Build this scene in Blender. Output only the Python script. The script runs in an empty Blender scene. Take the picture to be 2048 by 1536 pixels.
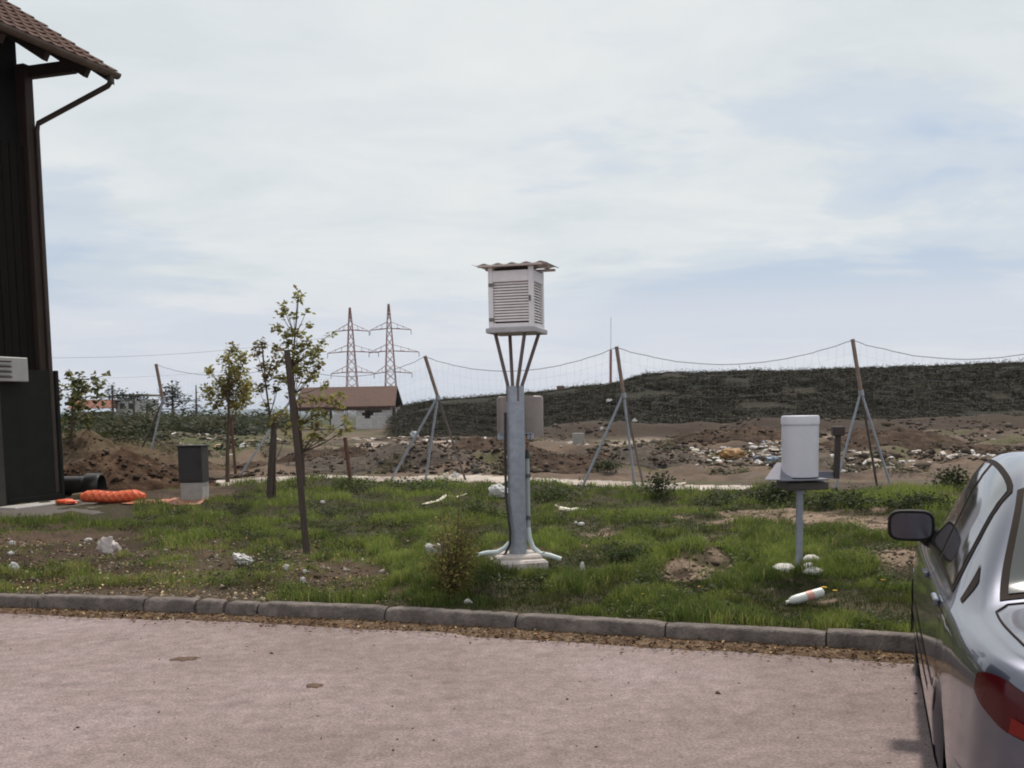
import bpy, math, random
import numpy as np
from mathutils import Vector, Matrix

# ------------------------------------------------------------------ camera, sky, sun, exposure
SC = bpy.context.scene
COL = SC.collection
rad = math.radians
FPX, SHIFT, PITCH, ROLL, EYE = 2100.0, 234.0, -5.0, -1.0, 1.62

cd = bpy.data.cameras.new('camera'); cam = bpy.data.objects.new('camera', cd); COL.objects.link(cam)
cd.sensor_fit = 'HORIZONTAL'; cd.sensor_width = 36.0; cd.lens = 36.0 * FPX / 2048.0
cd.shift_y = SHIFT / 2048.0; cd.clip_start = 0.05; cd.clip_end = 40000
cam.matrix_world = (Matrix.Translation((0, 0, EYE)) @ Matrix.Rotation(rad(90 + PITCH), 4, 'X')
                    @ Matrix.Rotation(rad(ROLL), 4, 'Z'))
SC.camera = cam

SUN_AZ, SUN_EL = 18.0, 58.0          # degrees right of the view direction, above the horizon
wd = bpy.data.worlds.new('World'); SC.world = wd; wd.use_nodes = True
nt = wd.node_tree; N = nt.nodes; L = nt.links
N.clear()
def nn(tree, t, **kw):
    n = tree.nodes.new(t)
    for k, v in kw.items():
        setattr(n, k, v)
    return n
out = nn(nt, 'ShaderNodeOutputWorld'); bg = nn(nt, 'ShaderNodeBackground'); L.new(bg.outputs[0], out.inputs[0])
bg.inputs[1].default_value = 0.1
sky = nn(nt, 'ShaderNodeTexSky', sky_type='NISHITA', sun_disc=False, sun_elevation=rad(SUN_EL), sun_rotation=rad(SUN_AZ))
sky.air_density = 1.0; sky.dust_density = 2.0
tc = nn(nt, 'ShaderNodeTexCoord'); sep = nn(nt, 'ShaderNodeSeparateXYZ'); L.new(tc.outputs['Generated'], sep.inputs[0])
def wmath(op, a, b=None, c=None, clamp=False):
    m = nn(nt, 'ShaderNodeMath', operation=op, use_clamp=clamp)
    for i, v in enumerate((a, b, c)):
        if v is None: continue
        if isinstance(v, (int, float)): m.inputs[i].default_value = v
        else: L.new(v, m.inputs[i])
    return m.outputs[0]
zc = wmath('MAXIMUM', sep.outputs[2], 0.0)
den = wmath('ADD', zc, 0.11)
cx = wmath('DIVIDE', sep.outputs[0], den); cy = wmath('DIVIDE', sep.outputs[1], den)
comb = nn(nt, 'ShaderNodeCombineXYZ'); L.new(cx, comb.inputs[0]); L.new(cy, comb.inputs[1])
def wnoise(scale, detail, rough, off, sx=1.0, sy=1.0):
    mp = nn(nt, 'ShaderNodeMapping'); mp.inputs['Location'].default_value = off; mp.inputs['Scale'].default_value = (sx, sy, 1)
    L.new(comb.outputs[0], mp.inputs[0])
    t = nn(nt, 'ShaderNodeTexNoise'); t.inputs['Scale'].default_value = scale; t.inputs['Detail'].default_value = detail
    t.inputs['Roughness'].default_value = rough; t.inputs['Distortion'].default_value = 0.35
    L.new(mp.outputs[0], t.inputs['Vector']); return t.outputs['Fac']
n1 = wnoise(0.55, 7, 0.55, (3.1, 1.7, 0), 1.0, 1.0)
n2 = wnoise(1.9, 6, 0.6, (7.3, 2.2, 0), 0.7, 1.0)
f = wmath('ADD', wmath('MULTIPLY', n1, 0.75), wmath('MULTIPLY', n2, 0.25))
f = wmath('ADD', f, wmath('MULTIPLY', zc, 0.42))
def ramp(tree, fac, stops, interp='LINEAR'):
    r = nn(tree, 'ShaderNodeValToRGB'); tree.links.new(fac, r.inputs[0]); r.color_ramp.interpolation = interp
    e = r.color_ramp.elements
    while len(e) < len(stops): e.new(0.5)
    for el, (p, c) in zip(e, stops):
        el.position = p; el.color = (c[0], c[1], c[2], 1) if not isinstance(c, (int, float)) else (c, c, c, 1)
    return r.outputs[0]
cover = ramp(nt, f, [(0.45, 0.0), (0.53, 0.5), (0.60, 1.0)], 'EASE')
# the blue seen between the clouds: the clear sky veiled by thin high cloud
veil = nn(nt, 'ShaderNodeMix', data_type='RGBA'); veil.inputs[0].default_value = 0.82
L.new(sky.outputs[0], veil.inputs[6]); veil.inputs[7].default_value = (5.2, 6.15, 7.5, 1)
n3 = wnoise(1.3, 8, 0.62, (1.9, 9.4, 0), 0.8, 1.0)
cloudc = ramp(nt, n3, [(0.28, (0.655, 0.715, 0.75)), (0.5, (0.755, 0.795, 0.81)), (0.72, (0.83, 0.85, 0.85))])
csc = nn(nt, 'ShaderNodeMix', data_type='RGBA', blend_type='MULTIPLY'); csc.inputs[0].default_value = 1.0
L.new(cloudc, csc.inputs[6]); csc.inputs[7].default_value = (10, 10, 10, 1)
mixs = nn(nt, 'ShaderNodeMix', data_type='RGBA'); L.new(cover, mixs.inputs[0])
L.new(veil.outputs[2], mixs.inputs[6]); L.new(csc.outputs[2], mixs.inputs[7])
hz = ramp(nt, zc, [(0.0, 0.8), (0.075, 0.65), (0.13, 0.0)], 'EASE')      # pale low cloud bank near the horizon
mixh = nn(nt, 'ShaderNodeMix', data_type='RGBA'); L.new(hz, mixh.inputs[0])
L.new(mixs.outputs[2], mixh.inputs[6]); mixh.inputs[7].default_value = (7.4, 7.55, 8.15, 1)
L.new(mixh.outputs[2], bg.inputs[0])

sd = bpy.data.lights.new('sun', 'SUN'); sun = bpy.data.objects.new('sun', sd); COL.objects.link(sun)
sd.energy = 3.2; sd.angle = rad(3.5); sd.color = (1.0, 0.93, 0.83)
sv = Vector((math.sin(rad(SUN_AZ)) * math.cos(rad(SUN_EL)), math.cos(rad(SUN_AZ)) * math.cos(rad(SUN_EL)), math.sin(rad(SUN_EL))))
sun.rotation_euler = sv.to_track_quat('Z', 'Y').to_euler(); sun.location = (0, 0, 60)

vs = SC.view_settings
SC.display_settings.display_device = 'sRGB'
vs.view_transform = 'Standard'; vs.look = 'None'; vs.exposure = 0.0; vs.gamma = 1.0; vs.use_curve_mapping = False
SC.render.engine = 'CYCLES'
SC.cycles.use_denoising = True
SC.cycles.filter_width = 1.9
SC.cycles.max_bounces = 6; SC.cycles.transparent_max_bounces = 12

# ------------------------------------------------------------------ helpers
rng = np.random.default_rng(7)
random.seed(7)

def _rx(a): c, s = math.cos(a), math.sin(a); return np.array([[1, 0, 0], [0, c, -s], [0, s, c]])
def _rz(a): c, s = math.cos(a), math.sin(a); return np.array([[c, -s, 0], [s, c, 0], [0, 0, 1]])
CM = _rx(rad(90 + PITCH)) @ _rz(rad(ROLL)); CE = np.array([0, 0, EYE])
def ray(px, py): return CM @ np.array([(px - 1024) / FPX, (768 + SHIFT - py) / FPX, -1.0])
def G(px, py, z=0.0):            # survey: where a sight line meets the level z
    r = ray(px, py); return CE + r * ((z - EYE) / r[2])
def W(px, py, Y):                # survey: the point of a sight line at distance Y
    r = ray(px, py); return CE + r * (Y / r[1])
def PX(x, y, z):
    p = np.stack([np.asarray(x, float), np.asarray(y, float), np.asarray(z, float) - EYE], -1) @ CM
    return 1024 + FPX * p[..., 0] / -p[..., 2], 768 + SHIFT - FPX * p[..., 1] / -p[..., 2]

def _hash(ix, iy, s):
    n = (ix.astype(np.int64) * 374761393 + iy.astype(np.int64) * 668265263 + s * 974634777) & 0x7fffffff
    n = ((n ^ (n >> 13)) * 1274126177) & 0x7fffffff
    n = (n ^ (n >> 16)) & 0xffff
    return n / 65535.0
def vnoise(x, y, s=0):
    x = np.asarray(x, float); y = np.asarray(y, float)
    ix = np.floor(x); iy = np.floor(y); fx = x - ix; fy = y - iy
    fx = fx * fx * (3 - 2 * fx); fy = fy * fy * (3 - 2 * fy)
    a = _hash(ix, iy, s); b = _hash(ix + 1, iy, s); c = _hash(ix, iy + 1, s); d = _hash(ix + 1, iy + 1, s)
    return (a + (b - a) * fx) * (1 - fy) + (c + (d - c) * fx) * fy
def fbm(x, y, s=0, o=4):
    v = 0; a = 0.5; t = 0
    for k in range(o):
        v = v + a * vnoise(np.asarray(x) * 2 ** k, np.asarray(y) * 2 ** k, s + k * 17); t += a; a *= 0.5
    return v / t
def sstep(a, b, x):
    t = np.clip((np.asarray(x, float) - a) / (b - a), 0, 1); return t * t * (3 - 2 * t)

MATS = {}
def mat(name, col, rough=0.7, var=0.15, scale=8.0, bump=0.0, bscale=40.0, metal=0.0, col2=None, attr=False,
        spec=0.5, coat=0.0, transm=0.0, rvar=0.0, coords='Object', stretch=(1, 1, 1), trans=0.0, c2pos=(0.45, 0.62)):
    if name in MATS: return MATS[name]
    m = bpy.data.materials.new(name); m.use_nodes = True; t = m.node_tree; n = t.nodes; l = t.links
    b = n['Principled BSDF']; MATS[name] = m
    b.inputs['Roughness'].default_value = rough; b.inputs['Metallic'].default_value = metal
    b.inputs['Specular IOR Level'].default_value = spec
    b.inputs['Coat Weight'].default_value = coat; b.inputs['Coat Roughness'].default_value = 0.06
    b.inputs['Transmission Weight'].default_value = transm
    tcn = nn(t, 'ShaderNodeTexCoord'); mp = nn(t, 'ShaderNodeMapping'); l.new(tcn.outputs[coords], mp.inputs[0])
    mp.inputs['Scale'].default_value = stretch
    no = nn(t, 'ShaderNodeTexNoise'); no.inputs['Scale'].default_value = scale; no.inputs['Detail'].default_value = 6
    no.inputs['Roughness'].default_value = 0.62; l.new(mp.outputs[0], no.inputs['Vector'])
    if attr:
        at = nn(t, 'ShaderNodeAttribute', attribute_name='Col'); base = at.outputs['Color']
    else:
        base = None
    r = ramp(t, no.outputs['Fac'], [(0.28, 1 - var), (0.72, 1 + var)])
    mx = nn(t, 'ShaderNodeMix', data_type='RGBA', blend_type='MULTIPLY'); mx.inputs[0].default_value = 1.0
    if base is None:
        if col2 is not None:
            n2_ = nn(t, 'ShaderNodeTexNoise'); n2_.inputs['Scale'].default_value = scale * 0.37; n2_.inputs['Detail'].default_value = 7
            n2_.inputs['Roughness'].default_value = 0.65; l.new(mp.outputs[0], n2_.inputs['Vector'])
            f2 = ramp(t, n2_.outputs['Fac'], [(c2pos[0], 0.0), (c2pos[1], 1.0)])
            m2 = nn(t, 'ShaderNodeMix', data_type='RGBA'); l.new(f2, m2.inputs[0])
            m2.inputs[6].default_value = (*col, 1); m2.inputs[7].default_value = (*col2, 1); base = m2.outputs[2]
            l.new(base, mx.inputs[6])
        else:
            mx.inputs[6].default_value = (*col, 1)
    else:
        l.new(base, mx.inputs[6])
    l.new(r, mx.inputs[7]); l.new(mx.outputs[2], b.inputs['Base Color'])
    if rvar:
        rr = nn(t, 'ShaderNodeMapRange'); l.new(no.outputs['Fac'], rr.inputs[0])
        rr.inputs[1].default_value = 0.3; rr.inputs[2].default_value = 0.7
        rr.inputs[3].default_value = max(0.02, rough - rvar); rr.inputs[4].default_value = min(1, rough + rvar)
        l.new(rr.outputs[0], b.inputs['Roughness'])
    if bump:
        nb = nn(t, 'ShaderNodeTexNoise'); nb.inputs['Scale'].default_value = bscale; nb.inputs['Detail'].default_value = 5
        l.new(mp.outputs[0], nb.inputs['Vector'])
        bp = nn(t, 'ShaderNodeBump'); bp.inputs['Strength'].default_value = min(1.0, bump); bp.inputs['Distance'].default_value = 0.02
        l.new(nb.outputs['Fac'], bp.inputs['Height']); l.new(bp.outputs[0], b.inputs['Normal'])
    if trans:   # thin leaves let light through
        tr = nn(t, 'ShaderNodeBsdfTranslucent'); l.new(mx.outputs[2], tr.inputs[0])
        ms = nn(t, 'ShaderNodeMixShader'); ms.inputs[0].default_value = trans
        l.new(b.outputs[0], ms.inputs[1]); l.new(tr.outputs[0], ms.inputs[2]); l.new(ms.outputs[0], n['Material Output'].inputs[0])
    return m

def mesh_fast(name, v, faces, nper, m, parent=None, cols=None, loc=None, smooth=False):
    """faces: (n, nper) int array"""
    me = bpy.data.meshes.new(name); v = np.ascontiguousarray(v, np.float32); faces = np.ascontiguousarray(faces, np.int32)
    me.vertices.add(len(v)); me.vertices.foreach_set('co', v.ravel())
    me.loops.add(faces.size); me.loops.foreach_set('vertex_index', faces.ravel())
    me.polygons.add(len(faces)); me.polygons.foreach_set('loop_start', np.arange(0, faces.size, nper, dtype=np.int32))
    me.update(calc_edges=True)
    if cols is not None:
        a = me.color_attributes.new('Col', 'FLOAT_COLOR', 'POINT')
        c = np.ones((len(v), 4), np.float32); c[:, :3] = cols; a.data.foreach_set('color', c.ravel())
    if smooth: me.shade_smooth()
    if m: me.materials.append(m)
    o = bpy.data.objects.new(name, me); COL.objects.link(o)
    if parent: o.parent = parent
    if loc is not None: o.location = loc
    return o

class MB:
    """collects shapes and links them as ONE mesh object"""
    def __init__(s): s.v = []; s.f = []; s.c = []
    def add(s, v, f, col=None):
        k = len(s.v); s.v += [tuple(p) for p in v]; s.f += [tuple(i + k for i in q) for q in f]
        s.c += [col or (1, 1, 1)] * len(v); return s
    def box(s, c, size, rz=0.0, M=None, bev=0.0, col=None):
        hx, hy, hz = [d / 2 for d in size]
        if bev > 0:
            b = min(bev, hx * .49, hy * .49, hz * .49); pts = []; 
            for sx in (-1, 1):
                for sy in (-1, 1):
                    for sz in (-1, 1):
                        pts += [(sx * hx, sy * (hy - b), sz * (hz - b)), (sx * (hx - b), sy * hy, sz * (hz - b)), (sx * (hx - b), sy * (hy - b), sz * hz)]
            def id(sx, sy, sz, k): return (((sx > 0) * 2 + (sy > 0)) * 2 + (sz > 0)) * 3 + k
            fs = []
            for q in (-1, 1):
                fs.append([id(q, a, b2, 0) for a, b2 in ((-1, -1), (1, -1), (1, 1), (-1, 1))][::q])
                fs.append([id(a, q, b2, 1) for a, b2 in ((-1, -1), (-1, 1), (1, 1), (1, -1))][::q])
                fs.append([id(a, b2, q, 2) for a, b2 in ((-1, -1), (1, -1), (1, 1), (-1, 1))][::q])
            for a in (-1, 1):
                for b2 in (-1, 1):
                    fs.append([id(a, b2, -1, 0), id(a, b2, 1, 0), id(a, b2, 1, 1), id(a, b2, -1, 1)])
                    fs.append([id(a, -1, b2, 0), id(a, 1, b2, 0), id(a, 1, b2, 2), id(a, -1, b2, 2)])
                    fs.append([id(-1, a, b2, 1), id(1, a, b2, 1), id(1, a, b2, 2), id(-1, a, b2, 2)])
                    for c2 in (-1, 1): fs.append([id(a, b2, c2, 0), id(a, b2, c2, 1), id(a, b2, c2, 2)])
        else:
            pts = [(x, y, z) for x in (-hx, hx) for y in (-hy, hy) for z in (-hz, hz)]
            fs = [(0, 1, 3, 2), (4, 6, 7, 5), (0, 4, 5, 1), (2, 3, 7, 6), (0, 2, 6, 4), (1, 5, 7, 3)]
        mm = (M.to_3x3() if M else Matrix.Rotation(rz, 3, 'Z')); cc = Vector(c)
        return s.add([mm @ Vector(p) + cc for p in pts], fs, col)
    def beam(s, p0, p1, w, h=None, up=(0, 0, 1), bev=0.0, col=None):
        p0 = Vector(p0); p1 = Vector(p1); d = p1 - p0; ln = d.length; d.normalize(); u = Vector(up)
        if abs(d.dot(u)) > 0.98: u = Vector((0, 1, 0))
        sx = d.cross(u).normalized(); u = sx.cross(d)
        Mx = Matrix((sx, d, u)).transposed()
        return s.box((p0 + p1) / 2, (w, ln, h or w), M=Mx, bev=bev, col=col)
    def tube(s, pts, r, n=8, caps=True, col=None, flat=1.0):
        pts = [Vector(p) for p in pts]; rs = r if isinstance(r, (list, tuple, np.ndarray)) else [r] * len(pts)
        vs_ = []; fs = []; ref = None
        for i, p in enumerate(pts):
            d = (pts[min(i + 1, len(pts) - 1)] - pts[max(i - 1, 0)]).normalized()
            if ref is None: ref = Vector((0, 0, 1)) if abs(d.z) < .9 else Vector((1, 0, 0))
            a = d.cross(ref).normalized(); b = a.cross(d); ref = b
            for k in range(n):
                t = 2 * math.pi * k / n
                vs_.append(p + a * (math.cos(t) * rs[i]) + b * (math.sin(t) * rs[i] * flat))
        for i in range(len(pts) - 1):
            for k in range(n):
                fs.append((i * n + k, i * n + (k + 1) % n, (i + 1) * n + (k + 1) % n, (i + 1) * n + k))
        if caps: fs.append(tuple(range(n))[::-1]); fs.append(tuple((len(pts) - 1) * n + k for k in range(n)))
        return s.add(vs_, fs, col)
    def lathe(s, prof, c=(0, 0, 0), n=32, caps=True, col=None):
        vs_ = [(c[0] + r * math.cos(2 * math.pi * k / n), c[1] + r * math.sin(2 * math.pi * k / n), c[2] + z) for r, z in prof for k in range(n)]
        fs = [(i * n + k, i * n + (k + 1) % n, (i + 1) * n + (k + 1) % n, (i + 1) * n + k) for i in range(len(prof) - 1) for k in range(n)]
        if caps: fs += [tuple(range(n))[::-1], tuple((len(prof) - 1) * n + k for k in range(n))]
        return s.add(vs_, fs, col)
    def blob(s, c, sz, seed=0, amp=0.35, nu=14, nv=9, rz=0.0, freq=2.2, col=None, sharp=1.0):
        fs = []; ca, sa = math.cos(rz), math.sin(rz)
        ph, th = np.meshgrid(np.pi * np.arange(nv + 1) / nv, 2 * np.pi * np.arange(nu) / nu, indexing='ij')
        d = np.stack([np.sin(ph) * np.cos(th), np.sin(ph) * np.sin(th), np.cos(ph)], -1).reshape(-1, 3)
        q = 1 + amp * (fbm(d[:, 0] * freq + 7 * seed + d[:, 2] * 1.7, d[:, 1] * freq + 3.3 * seed - d[:, 2] * 1.3, seed, 3) - .5) * 2
        d = d * q[:, None] * np.array(sz)
        vs_ = np.stack([c[0] + d[:, 0] * ca - d[:, 1] * sa, c[1] + d[:, 0] * sa + d[:, 1] * ca, c[2] + d[:, 2]], 1)
        for i in range(nv):
            for k in range(nu):
                fs.append((i * nu + k, (i + 1) * nu + k, (i + 1) * nu + (k + 1) % nu, i * nu + (k + 1) % nu))
        return s.add(vs_, fs, col)
    def build(s, name, m, parent=None, origin=None, smooth=None, label=None):
        o3 = np.array(origin if origin is not None else (0, 0, 0), float)
        me = bpy.data.meshes.new(name); me.from_pydata([tuple(np.array(p, float) - o3) for p in s.v], [], s.f)
        if any(c != (1, 1, 1) for c in s.c):
            a = me.color_attributes.new('Col', 'FLOAT_COLOR', 'POINT')
            a.data.foreach_set('color', np.array([(*c, 1) for c in s.c], np.float32).ravel())
        me.update()
        if smooth: me.shade_smooth(); me.set_sharp_from_angle(angle=rad(smooth))
        me.materials.append(m)
        o = bpy.data.objects.new(name, me); COL.objects.link(o)
        if parent: o.parent = parent
        elif origin is not None: o.location = origin
        if label: o['label'] = label
        return o

def tag(o, label=None, cat=None, group=None, kind=None):
    if label: o['label'] = label
    if cat: o['category'] = cat
    if group: o['group'] = group
    if kind: o['kind'] = kind
    return o
def thing(name, loc, label, cat, group=None, rz=0.0):
    o = bpy.data.objects.new(name, None); COL.objects.link(o); o.location = tuple(float(a) for a in loc); o.rotation_euler = (0, 0, rz)
    o.empty_display_size = 0.1
    return tag(o, label, cat, group)

# ------------------------------------------------------------------ the lie of the land
KP = np.array([G(*a)[:2] for a in [(0, 1219), (387, 1232), (769, 1248), (1030, 1264), (1330, 1283), (1652, 1301), (1830, 1314)]])
_s0 = (KP[1] - KP[0]) / np.linalg.norm(KP[1] - KP[0]); _s1 = (KP[-1] - KP[-2]) / np.linalg.norm(KP[-1] - KP[-2])
KP = np.vstack([KP[0] - _s0 * 40, KP[0] - _s0 * 3, KP, KP[-1] + _s1 * 3, KP[-1] + _s1 * 40])
def smooth_curve(P, n=400):
    t = np.concatenate([[0], np.cumsum(np.linalg.norm(np.diff(P, axis=0), axis=1))])
    tt = np.linspace(t[1] - 3, t[-2] + 3, n)
    q = np.stack([np.interp(tt, t, P[:, k]) for k in (0, 1)], 1)
    for _ in range(25): q[1:-1] = (q[:-2] + 2 * q[1:-1] + q[2:]) / 4
    return q
KQ = smooth_curve(KP)
def yk(x): return np.interp(x, KQ[:, 0], KQ[:, 1], left=None) + np.where(x < KQ[0, 0], (x - KQ[0, 0]) * _s0[1] / _s0[0], 0) + np.where(x > KQ[-1, 0], (x - KQ[-1, 0]) * _s1[1] / _s1[0], 0)

_lp = [G(a, b, .1) for a, b in [(-900, 985), (-200, 985), (250, 985), (430, 978), (520, 971), (650, 964), (800, 971), (900, 968), (1100, 976), (1300, 984), (1400, 989), (1500, 986), (1700, 985), (1900, 985), (2500, 985), (3000, 985)]]
_lt = [p[0] / p[1] for p in _lp]; _ly = [p[1] for p in _lp]
def yl(t): return np.interp(t, _lt, _ly)
_hp = [(300, 868), (560, 866), (765, 862), (790, 836), (812, 814), (870, 803), (960, 797), (1110, 784), (1220, 769), (1290, 753), (1340, 748), (1500, 746), (1700, 742), (1900, 735), (2048, 728), (2500, 722), (3200, 735)]
HD = 80.0
_ht = [(W(a, b, HD)[0] / HD) for a, b in _hp]; _hz = [W(a, b, HD)[2] for a, b in _hp]
def hillz(t): return np.interp(t, _ht, _hz)
BUMPS = [(1385, 1128, .34, .15), (1800, 1140, .55, .17), (1260, 1118, .22, .10), (1520, 1118, .4, .08), (905, 1175, .5, .07), (560, 1150, .5, .06)]
BUMPS = [(*G(a, b, .12)[:2], r, h) for a, b, r, h in BUMPS]
def H(x, y):
    x = np.asarray(x, float); y = np.asarray(y, float); t = x / np.maximum(y, .5)
    back = y - yk(x) - .125
    L_ = yl(t)
    lawn = .10 + .05 * sstep(0, 2.5, back) * 1.0 + (.10 * (fbm(x * .55, y * .55, 3, 3) - .5) + .16 * (fbm(x * 2.1, y * 2.1, 11, 3) - .5)) * sstep(.05, .8, back)
    for bx, by, r, h in BUMPS:
        lawn = lawn + h * np.exp(-((x - bx) ** 2 + (y - by) ** 2) / (r * r))
    # a small bank of weeds at the far edge of the lawn, then down to the track
    lawn = lawn + .05 * np.exp(-((y - L_ + 1.0) / .9) ** 2) * sstep(-.33, -.2, t) * (0.4 + 1.2 * fbm(x * .9, y * .9, 5, 2))
    z = lawn + (.05 - lawn) * sstep(-.15, .9, y - L_)
    # tipped ground behind the track
    rough = sstep(L_ + 3.4, L_ + 5.5, y) * (1 - .75 * sstep(40, 47, y))
    z = z + rough * (1.25 * (fbm(x * .23, y * .17, 21, 4) - .44) + .75 * (fbm(x * .7, y * .55, 29, 4) - .5))
    terr = sstep(-.02, .06, t)
    z = z + terr * .5 * (fbm(x * .35, y * .3, 37, 4) - .5) * sstep(46, 52, y) * (1 - sstep(62, 68, y))
    z = z + terr * .8 * sstep(50, 56, y) * (1 + .5 * (fbm(x * .2, y * .2, 31, 3) - .5)) - terr * .15 * sstep(38, 46, y)
    hz_ = hillz(t) + .25 * (fbm(x * .25, y * .25, 41, 3) - .5) * sstep(-.06, .1, t)
    k = sstep(61, HD, y)
    z = z * (1 - k) + hz_ * k * (1 - .35 * sstep(120, 400, y)) + .3 * k * (fbm(x * .5, y * .5, 43, 3) - .5) * sstep(-.08, .05, t) * (1 - sstep(100, 200, y))
    z = np.where(y > 150, z * (1 - sstep(150, 700, y)) + sstep(150, 700, y) * -3.0, z)
    # left side rises gently behind the heap
    z = z + .55 * sstep(28, 38, y) * sstep(-.2, -.36, t) * (1 - sstep(60, 90, y))
    # in front of the kerb: under the asphalt
    return np.where(back < 0, -.09, z)

tcol = np.concatenate([np.linspace(-1.6, -.56, 40, endpoint=False), np.linspace(-.56, .56, 520, endpoint=False), np.linspace(.56, 1.6, 41)])
yrow = np.concatenate([np.exp(np.linspace(math.log(4.2), math.log(170), 460)), np.exp(np.linspace(math.log(174), math.log(8600), 40))])
TT, YY = np.meshgrid(tcol, yrow); XX = TT * YY; ZZ = H(XX, YY)
nc, nr = len(tcol), len(yrow)
verts = np.stack([XX, YY, ZZ], -1).reshape(-1, 3)

# bare places and soil of the lawn, given where they lie on the ground
PATCH = [(100, 1094, 270, 36, .95), (430, 1135, 320, 44, .58), (690, 1152, 130, 36, .85), (300, 1182, 380, 20, .75), (60, 1150, 220, 34, .5), (200, 990, 240, 24, 1), (1385, 1105, 90, 26, 1), (1370, 1146, 66, 14, 1), (1590, 1040, 190, 13, 1),
         (1740, 1048, 140, 17, 1), (1250, 1067, 110, 6, 1), (1455, 1077, 70, 6, 1), (1805, 1132, 100, 28, .9), (1240, 1142, 46, 12, .9), (600, 1110, 70, 14, .8), (1330, 1196, 60, 8, .6),
         (1605, 1138, 60, 14, .7), (340, 1004, 90, 14, 1), (420, 985, 60, 14, 1), (1025, 1128, 64, 26, 1.3), (1800, 1205, 80, 14, .2)]
def bare(x, y):
    px, py = PX(x, y, np.full_like(np.asarray(x, float), .13)); b = np.zeros_like(px)
    wob = 1 + 1.5 * (fbm(np.asarray(x) * 2.6, np.asarray(y) * 2.6, 61, 4) - .5) * 2
    for a, c, rx_, ry_, s in PATCH:
        d = ((px - a) / rx_) ** 2 + ((py - c) / ry_) ** 2
        b = np.maximum(b, s * (1 - sstep(.2, 1.45, d * wob)))
    return b
def lerp(a, b, k): return np.asarray(a) * (1 - k[..., None]) + np.asarray(b) * k[..., None]
n_a = fbm(XX * 1.3, YY * 1.3, 71, 4); n_b = fbm(XX * .35, YY * .3, 73, 4); n_c = fbm(XX * 4, YY * 4, 77, 3)
soil = lerp((.048, .029, .020), (.085, .055, .038), sstep(.35, .65, n_a))
B_ = bare(XX, YY)
px_, py_ = PX(XX, YY, ZZ)
sandy = sstep(.3, .9, B_) * sstep(900, 1150, px_)
clawn = lerp(soil, (.24, .172, .125), sandy * sstep(.3, .6, n_c) * .9)
clawn = lerp(clawn, (.04, .04, .017), (1 - np.clip(B_, 0, 1)) * .7)
# tipped ground: brown, grey and ochre spoil
n_d = fbm(XX * .8, YY * .45, 87, 4)
cfill = lerp((.058, .038, .026), (.145, .10, .072), sstep(.38, .62, n_d * .6 + n_b * .4))
cfill = lerp(cfill, (.115, .09, .075), sstep(.5, .7, n_a) * .5)
cfill = lerp(cfill, (.085, .085, .035), sstep(.5, .66, fbm(XX * .6, YY * .5, 79, 4)) * .7)
pale = sstep(40, 45, YY) * (1 - sstep(50.5, 53, YY)) * sstep(-.22, -.1, TT)
cfill = lerp(cfill, (.36, .28, .225), pale * sstep(.30, .55, n_d) * .9)
cfill = lerp(cfill, (.036, .022, .016), sstep(50.5, 53, YY) * sstep(-.04, .03, TT) * .85)
cfill = lerp(cfill, (.075, .08, .03), sstep(33, 44, YY) * (1 - sstep(-.26, -.18, TT)) * .8)
cfill = lerp(cfill, (.04, .05, .024), sstep(95, 130, YY) * .85)
ctrack = lerp((.36, .30, .26), (.52, .45, .40), sstep(.3, .7, n_a))
chill = lerp((.015, .015, .0075), (.026, .021, .012), sstep(.4, .68, n_b))
chill = lerp(chill, (.034, .024, .016), sstep(.58, .68, fbm(XX * .14, YY * .22, 83, 3)) * .5)
rel = YY - yl(TT)
wob = .5 * (fbm(XX * .6, YY * .6, 91, 3) - .5)
zone = np.where(rel + wob < .25, 0, np.where((rel + wob < 3.6 - 6 * np.clip(TT - .02, 0, .5)) & (TT < .235 + .1 * wob), 1, 2))
zone = np.where((YY > 61) & (hillz(TT) > .9) & (YY < 400), 3, zone)
colv = np.where((zone == 0)[..., None], clawn, np.where((zone == 1)[..., None], ctrack, np.where((zone == 3)[..., None], chill, cfill))).reshape(-1, 3)
idx = np.arange(nr * nc).reshape(nr, nc)
quads = np.stack([idx[:-1, :-1], idx[:-1, 1:], idx[1:, 1:], idx[1:, :-1]], -1).reshape(-1, 4)
zq = zone[:-1, :-1].ravel()
gm = mat('earth', (1, 1, 1), rough=.95, var=.28, scale=9.0, bump=1.0, bscale=22.0, attr=True, spec=.2)
for zi, nm in ((0, 'lawn'), (1, 'dirt_track'), (2, 'landfill_ground'), (3, 'hill')):
    q = quads[zq == zi]; u, inv = np.unique(q, return_inverse=True)
    o = mesh_fast(nm, verts[u], inv.reshape(-1, 4), 4, gm, cols=colv[u], smooth=True); o['kind'] = 'structure'
def hz1(x, y): return float(H(np.array([x]), np.array([y]))[0])
def on(px, py, zg=.12):
    """ground point seen at px, py (a few fixed-point steps on the terrain)"""
    z = zg
    for _ in range(5):
        p = G(px, py, z); z = .35 * z + .65 * hz1(p[0], p[1])
    p = G(px, py, z); return np.array([p[0], p[1], hz1(p[0], p[1])])
def gp(px, Y):
    p = W(px, 820, Y); return np.array([p[0], Y, hz1(p[0], Y)])

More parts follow.
